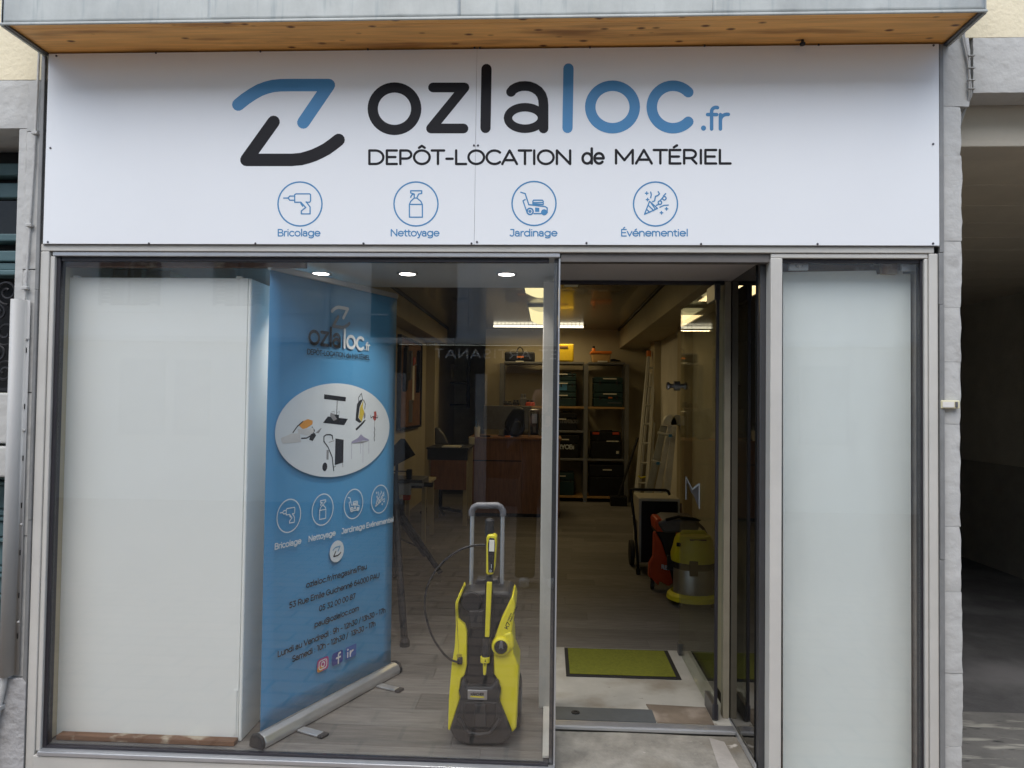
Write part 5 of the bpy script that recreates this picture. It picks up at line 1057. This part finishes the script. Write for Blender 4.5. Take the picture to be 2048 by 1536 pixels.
obj('tube_frame', MB().tube([(R[2]+.03, YH+.04, R[3]-.03), (R[2]+.03, YH-.01, .3), (R[2]+.03, YH, .02)], .0125, 10), M['black'], ht, smooth=True)
cwx = zh(115, 900, YH+.3).x
for x in (cwx, R[2]+.06):
    wl_ = obj('wheel', MB().lathe((x, YH+.34, .115), [(.08, -.02), (.112, -.018), (.115, 0), (.112, .018), (.08, .02)], (1, 0, 0), 28), M['rubber'], ht, smooth=True); obj('hub', MB().lathe((x, YH+.34, .115), [(.07, -.012), (.075, .0), (.07, .012)], (1, 0, 0), 20), M['blue'], wl_, smooth=True)
obj('axle', MB().cyl((cwx, YH+.34, .115), (R[2]+.06, YH+.34, .115), .01), M['black'], ht)
# red wheeled construction vacuum
YX = 2.85
fx = thing('red_vacuum', 'red and black construction vacuum with FLEX lettering between heater and yellow vacuum', 'vacuum cleaner', (.98, 3.0, 0))
def fp(pts, y0, y1, m, nm, bev=.012):
    q = [zh(x, y, y0) for x, y in pts]; return obj(nm, MB().prism([(p.x, y0, max(p.z, .03)) for p in q], (0, y1-y0, 0)), m, fx, smooth=True, bevel=bev, seg=3)
fp([(325, 700), (345, 690), (400, 790), (450, 940), (510, 1180), (470, 1215), (380, 1165), (370, 1210), (315, 1150), (275, 1120), (280, 1000), (320, 930)], YX, YX+.07, M['red'], 'side_shell')
fp([(345, 690), (420, 620), (700, 620), (760, 700), (780, 1200), (520, 1230), (440, 940), (400, 790)], YX+.012, YX+.36, M['dgrey'], 'tank', .02)
fp([(340, 600), (355, 568), (420, 575), (440, 620), (420, 700), (350, 690)], YX+.01, YX+.30, M['red'], 'head_edge')
fp([(360, 605), (450, 560), (740, 570), (770, 640), (740, 700), (420, 700)], YX-.01, YX+.34, M['mgrey'], 'motor_head', .02)
fp([(540, 700), (735, 700), (735, 760), (540, 760)], YX-.015, YX+.02, M['red'], 'switch_panel', .006)
pq = [zh(x, y, YX-.02) for x, y in ((440, 575), (560, 545), (720, 570), (765, 585), (740, 600), (800, 660), (845, 745))]; obj('hose', MB().tube(pq, .012, 8), M['black'], fx, smooth=True)
p = Print(lambda x, y: zh(x, -y, YX-.002), (0, -1, 0), .001); p.strokes([([(a, b-(a-400)*.25) for a, b in q], w_) for q, w_ in text('FLEX', 400, -1040, 50, .19, width=66)]); p.obj('lettering', M['pale'], fx)
for x_, y_ in ((310, YX+.04), (700, YX+.04), (310, YX+.3), (700, YX+.3)):
    a = zh(x_, 1170, y_); obj('castor', MB().lathe((a.x, y_, .033), [(.02, -.015), (.033, -.012), (.033, .012), (.02, .015)], (1, 0, 0), 16), M['rubber'], fx, smooth=True)
# yellow wet vacuum
YV = 2.32
yv = thing('yellow_vacuum', 'yellow wet and dry vacuum with steel drum behind the opened glass door', 'vacuum cleaner', (1.07, 2.5, 0))
cB = zh(705, 1450, YV+.17); cx_ = cB.x; yc_ = YV+.19
hz = lambda py: zh(700, py, YV+.05).z
def lat(prof, m, nm, sx=1.0, n=36):
    o = obj(nm, MB().lathe((cx_, yc_, 0), prof, (0, 0, 1), n), m, yv, smooth=True)
    return o
rD = (zh(895, 1100, yc_).x-zh(515, 1100, yc_).x)/2
lat([(rD*.97, hz(1340)), (rD, hz(1335)), (rD, hz(1060)), (rD*.98, hz(1055))], M['steel'], 'drum')
lat([(rD*1.0, hz(1070)), (rD*1.07, hz(1050)), (rD*1.07, hz(985)), (rD*1.0, hz(975))], M['dgrey'], 'clamp_ring')
lat([(rD*1.12, hz(1000)), (rD*1.14, hz(930)), (rD*1.03, hz(860)), (rD*.95, hz(790)), (rD*.84, hz(750)), (rD*.5, hz(738)), (.001, hz(735))], M['yel'], 'motor_head')
lat([(rD*.9, .035), (rD*1.18, .05), (rD*1.34, hz(1370)), (rD*1.30, hz(1330)), (rD*1.12, hz(1300)), (rD*1.0, hz(1330))], M['yel'], 'base_ring')
obj('handle', MB().tube([(cx_-.09, yc_, hz(745)), (cx_-.08, yc_, hz(722)), (cx_+.08, yc_, hz(722)), (cx_+.09, yc_, hz(745))], .014, 10), M['yel'], yv, smooth=True)
obj('handle_slot', MB().box((cx_-.05, yc_-rD*.90, hz(780)), (cx_+.07, yc_-rD*.80, hz(765))), M['brwood'], yv, bevel=.003)
for an in (-100, -10, 170): 
    a_ = R_(an); px_, py_ = cx_+rD*1.10*math.cos(a_), yc_+rD*1.10*math.sin(a_)
    obj('latch', MB().box((px_-.03, py_-.012, hz(1110)), (px_+.03, py_+.012, hz(965))), M['dgrey'], yv, bevel=.004)
obj('switch', MB().box((cx_-.15, yc_-rD*1.08, hz(830)), (cx_-.12, yc_-rD*.95, hz(795))), M['black'], yv, bevel=.003)
for an in (45, 135, 225, 315):
    a_ = R_(an); obj('castor', MB().lathe((cx_+rD*1.12*math.cos(a_), yc_+rD*1.12*math.sin(a_), .035), [(.02, -.014), (.035, -.01), (.035, .01), (.02, .014)], (1, 0, 0), 16), M['rubber'], yv, smooth=True)
hp = [(cx_+rD*1.0, yc_-.05, hz(1000)), (cx_+rD*1.25, yc_-.06, hz(1050)), (cx_+rD*1.3, yc_-.06, hz(1200)), (cx_+rD*1.2, yc_-.03, hz(1300))]; obj('suction_hose', MB().tube(hp, .018, 10), M['black'], yv, smooth=True)

# ------------------------------------------------------------------ the other side of the street (seen only in the reflections)
YO = -8.2
of = thing('opposite_building', 'pale rendered house across the street with shutters and dark shopfront, mirrored in the glass', 'building', (0, YO, -.12))
def mir(px, py): q = at(px, py, -YO); return q.x, q.z     # a point of the mirrored facade
osf = mat('opposite_render', (.78, .78, .76), .85, 0, .08, 1.5); od = mat('opposite_dark', (.035, .035, .04), .4); oshut = mat('opposite_shutter', (.24, .25, .26), .6)
obj('wall', MB().box((-12, YO-.4, 2.44), (12, YO, 7.6)), osf, of); obj('cornice', MB().box((-12, YO-.1, mir(900, 688)[1]), (12, YO+.12, mir(900, 677)[1])), mat('opposite_cornice', (.66, .66, .64), .8), of)
xl, fl_, fr_ = mir(962, 800)[0], mir(800, 700)[0], mir(1150, 700)[0]
grd = mat('opposite_ground_floor', (.60, .60, .58), .85, 0, .08, 1.5)
obj('fascia', MB().box((fl_-.1, YO-.38, mir(900, 745)[1]), (fr_+.1, YO+.02, mir(900, 690)[1])), od, of)
obj('shop_front', MB().box((fl_, YO-.35, .30), (xl, YO-.05, mir(900, 746)[1])), mat('opposite_shop_dark', (.07, .07, .075), .3), of); obj('shop_front', MB().box((xl+.001, YO-.35, .30), (fr_, YO-.05, mir(900, 746)[1])), od, of)
obj('stall_riser', MB().box((fl_, YO-.35, -.12), (fr_, YO+.0, .299)), mat('opposite_riser', (.10, .09, .085), .6), of)
for x_a, x_b in ((-12, fl_-.101), (fr_+.101, 12)): obj('ground_floor_wall', MB().box((x_a, YO-.38, -.12), (x_b, YO+.01, 2.439)), grd, of)
for x in (fl_-.0, xl, fr_): obj('pilaster', MB().box((x-.09, YO-.2, -.12), (x+.09, YO+.03, mir(900, 747)[1])), mat('opposite_pilaster', (.40, .40, .40), .7), of)
for pxa, pxb in ((240, 330), (350, 420), (640, 705), (1600, 1700)):
    wa, wb_ = mir(pxa, 700)[0], mir(pxb, 700)[0]; obj('window', MB().box((wa, YO+.0105, .9), (wb_, YO+.03, 2.1)), mat('opposite_blind', (.42, .43, .43), .6), of)
x0, z0 = mir(740, 676); x1, _ = mir(913, 600); obj('window', MB().box((x0, YO-.05, z0+.01), (x1, YO+.015, z0+1.9)), od, of)
for (xx0, xx1) in ((196, 318), (425, 528)):
    a, z0 = mir(xx0, 626); b, _ = mir(xx1, 626); z0 = mir(300, 610)[1]
    wn = obj('window', MB().box((a+.18, YO-.05, z0), (b-.18, YO+.012, z0+1.7)), od, of)
    for s0, s1 in ((a, (a+b)/2-.03), ((a+b)/2+.03, b)):
        sh_ = obj('shutter', MB().box((s0, YO+.013, z0), (s0+.04, YO+.05, z0+1.7)).box((s1-.04, YO+.013, z0), (s1, YO+.05, z0+1.7)), oshut, of)
        mb = MB()
        for j in range(28): zz = z0+.03+j*.06; mb.prism([(s0+.041, YO+.02, zz), (s1-.041, YO+.02, zz), (s1-.041, YO+.045, zz+.04), (s0+.041, YO+.045, zz+.04)], (0, .004, .004))
        obj('louvre_set', mb, oshut, sh_)
a = mir(655, 600)[0]; obj('facade_upright', MB().cyl((a, YO+.06, 2.2), (a, YO+.06, 7.5), .05), mat('opposite_pipe', (.6, .6, .6), .6), of)
q = mir(915, 600)[0]; obj('facade_upright', MB().box((q, YO+.0, 2.45), (mir(960, 600)[0], YO+.03, 7.5)), mat('opposite_strip', (.56, .61, .66), .7), of)  # flat blue-grey strip of the wall, not a pipe
obj('cable', MB().tube([(-12, YO+.08, 2.86), (-4, YO+.08, 2.84), (-2.5, YO+.08, 2.83)], .012, 6), M['paper'], of)
tp_ = Print(lambda x, y: Vector((x, YO+.022, y)), (0, 1, 0), .003)
# the sign reads correctly when one faces that shop: its left is our +x, so the layout runs towards -x
xa_, za_ = mir(869, 716); xb2, _ = mir(1117, 716)
for pts_, w_ in text('ART ET ARTISANAT', 0, 0, .185, .12, width=2.55, track=.14): tp_.stroke([(xa_+2.55-p[0], za_+.01+p[1]) for p in pts_], w_)
tp_.obj('lettering', mat('opposite_letters', (.85, .85, .85), .6), of)
obj('flank', MB().box((-13, YO-.5, -.12), (-12.01, YO+9, 3.2)), osf, of) if 0 else None

# the photographer
def person():
    J = {'pel': (0, 0, .90, .15), 'sp': (0, .0, 1.15, .14), 'ch': (0, .0, 1.32, .16), 'nk': (0, -.01, 1.47, .06), 'hd': (0, .02, 1.53, .055),
         'hl': (-.10, 0, .86, .105), 'kl': (-.11, .02, .47, .07), 'al': (-.115, -.02, .09, .05), 'hr': (.10, 0, .86, .105), 'kr': (.12, .04, .47, .07), 'ar': (.13, .02, .09, .05),
         'sl': (-.19, 0, 1.40, .065), 'el': (-.26, .10, 1.18, .048), 'wl': (-.10, .26, 1.40, .032), 'sr': (.19, 0, 1.40, .065), 'er': (.26, .10, 1.18, .048), 'wr': (.10, .26, 1.40, .032)}
    E_ = [('pel', 'sp'), ('sp', 'ch'), ('ch', 'nk'), ('nk', 'hd'), ('pel', 'hl'), ('hl', 'kl'), ('kl', 'al'), ('pel', 'hr'), ('hr', 'kr'), ('kr', 'ar'), ('ch', 'sl'), ('sl', 'el'), ('el', 'wl'), ('ch', 'sr'), ('sr', 'er'), ('er', 'wr')]
    ks = list(J); root = thing('person', 'photographer in dark jacket, brown trousers and white sneakers, mirrored in the window', 'person', (-.06, -3.42, -.12), world=False)
    me = bpy.data.meshes.new('body'); me.from_pydata([J[k][:3] for k in ks], [(ks.index(a), ks.index(b)) for a, b in E_], [])
    o = bpy.data.objects.new('body', me); col.objects.link(o); o.parent = root
    sk = o.modifiers.new('skin', 'SKIN'); sub = o.modifiers.new('sub', 'SUBSURF'); sub.levels = sub.render_levels = 2
    for i, k in enumerate(ks):
        d = me.skin_vertices[0].data[i]; r = J[k][3]; d.radius = (r, r*.8 if k in ('pel', 'sp', 'ch') else r); d.use_root = (k == 'pel')
    me.materials.append(M['jacket']); ORG[o.name] = Vector((0, 0, 0))
    mb = MB()
    for s_ in (-1, 1): mb.tube([(s_*.095, 0, .93), (s_*.105, .0, .84), (s_*.115, .03, .47), (s_*.125, .0, .07)], .092, 12)
    obj('trousers', mb, M['denim'], root, smooth=True)
    obj('head', MB().lathe((0, .03, 1.50), [(.03, -.0), (.058, .02), (.072, .07), (.078, .12), (.074, .17), (.05, .21), (.005, .225)], (0, 0, 1), 20), M['skin'], root, smooth=True)
    obj('hair', MB().lathe((0, .015, 1.60), [(.080, -.02), (.084, .03), (.078, .08), (.052, .118), (.005, .13)], (0, 0, 1), 20), M['hair'], root, smooth=True)
    obj('nose', MB().lathe((0, .10, 1.585), [(.013, 0), (.008, .03), (.003, .04)], (0, .3, 1), 8), M['skin'], root, smooth=True)
    for s_ in (-1, 1):
        obj('ear', MB().lathe((s_*.078, .02, 1.58), [(.02, 0), (.018, .01), (.005, .014)], (s_, 0, 0), 10), M['skin'], root, smooth=True)
        obj('shoe', MB().box((s_*.125-.045, -.09, .0), (s_*.125+.045, .19, .075)), mat('white_sneaker', (.7, .7, .68), .6), root, smooth=True, bevel=.03, seg=4)
        for k in range(4): obj('finger', MB().tube([(s_*.085, .265, 1.42+.016*k), (s_*.075, .30, 1.43+.017*k), (s_*.045, .315, 1.43+.017*k)], .008, 6), M['skin'], root, smooth=True)
        obj('thumb', MB().tube([(s_*.09, .26, 1.42), (s_*.06, .265, 1.40), (s_*.04, .28, 1.405)], .009, 6), M['skin'], root, smooth=True)
    cmr = thing('camera', 'small black compact camera held by the photographer', 'camera', (-.06, -3.13, 1.29), world=True)
    obj('camera_body', MB().box((-.115, -3.14, 1.295), (-.005, -3.105, 1.36)), M['black'], cmr, bevel=.005); obj('lens', MB().cyl((-.06, -3.105, 1.328), (-.06, -3.075, 1.328), .024), M['dgrey'], cmr)
    return root
person()
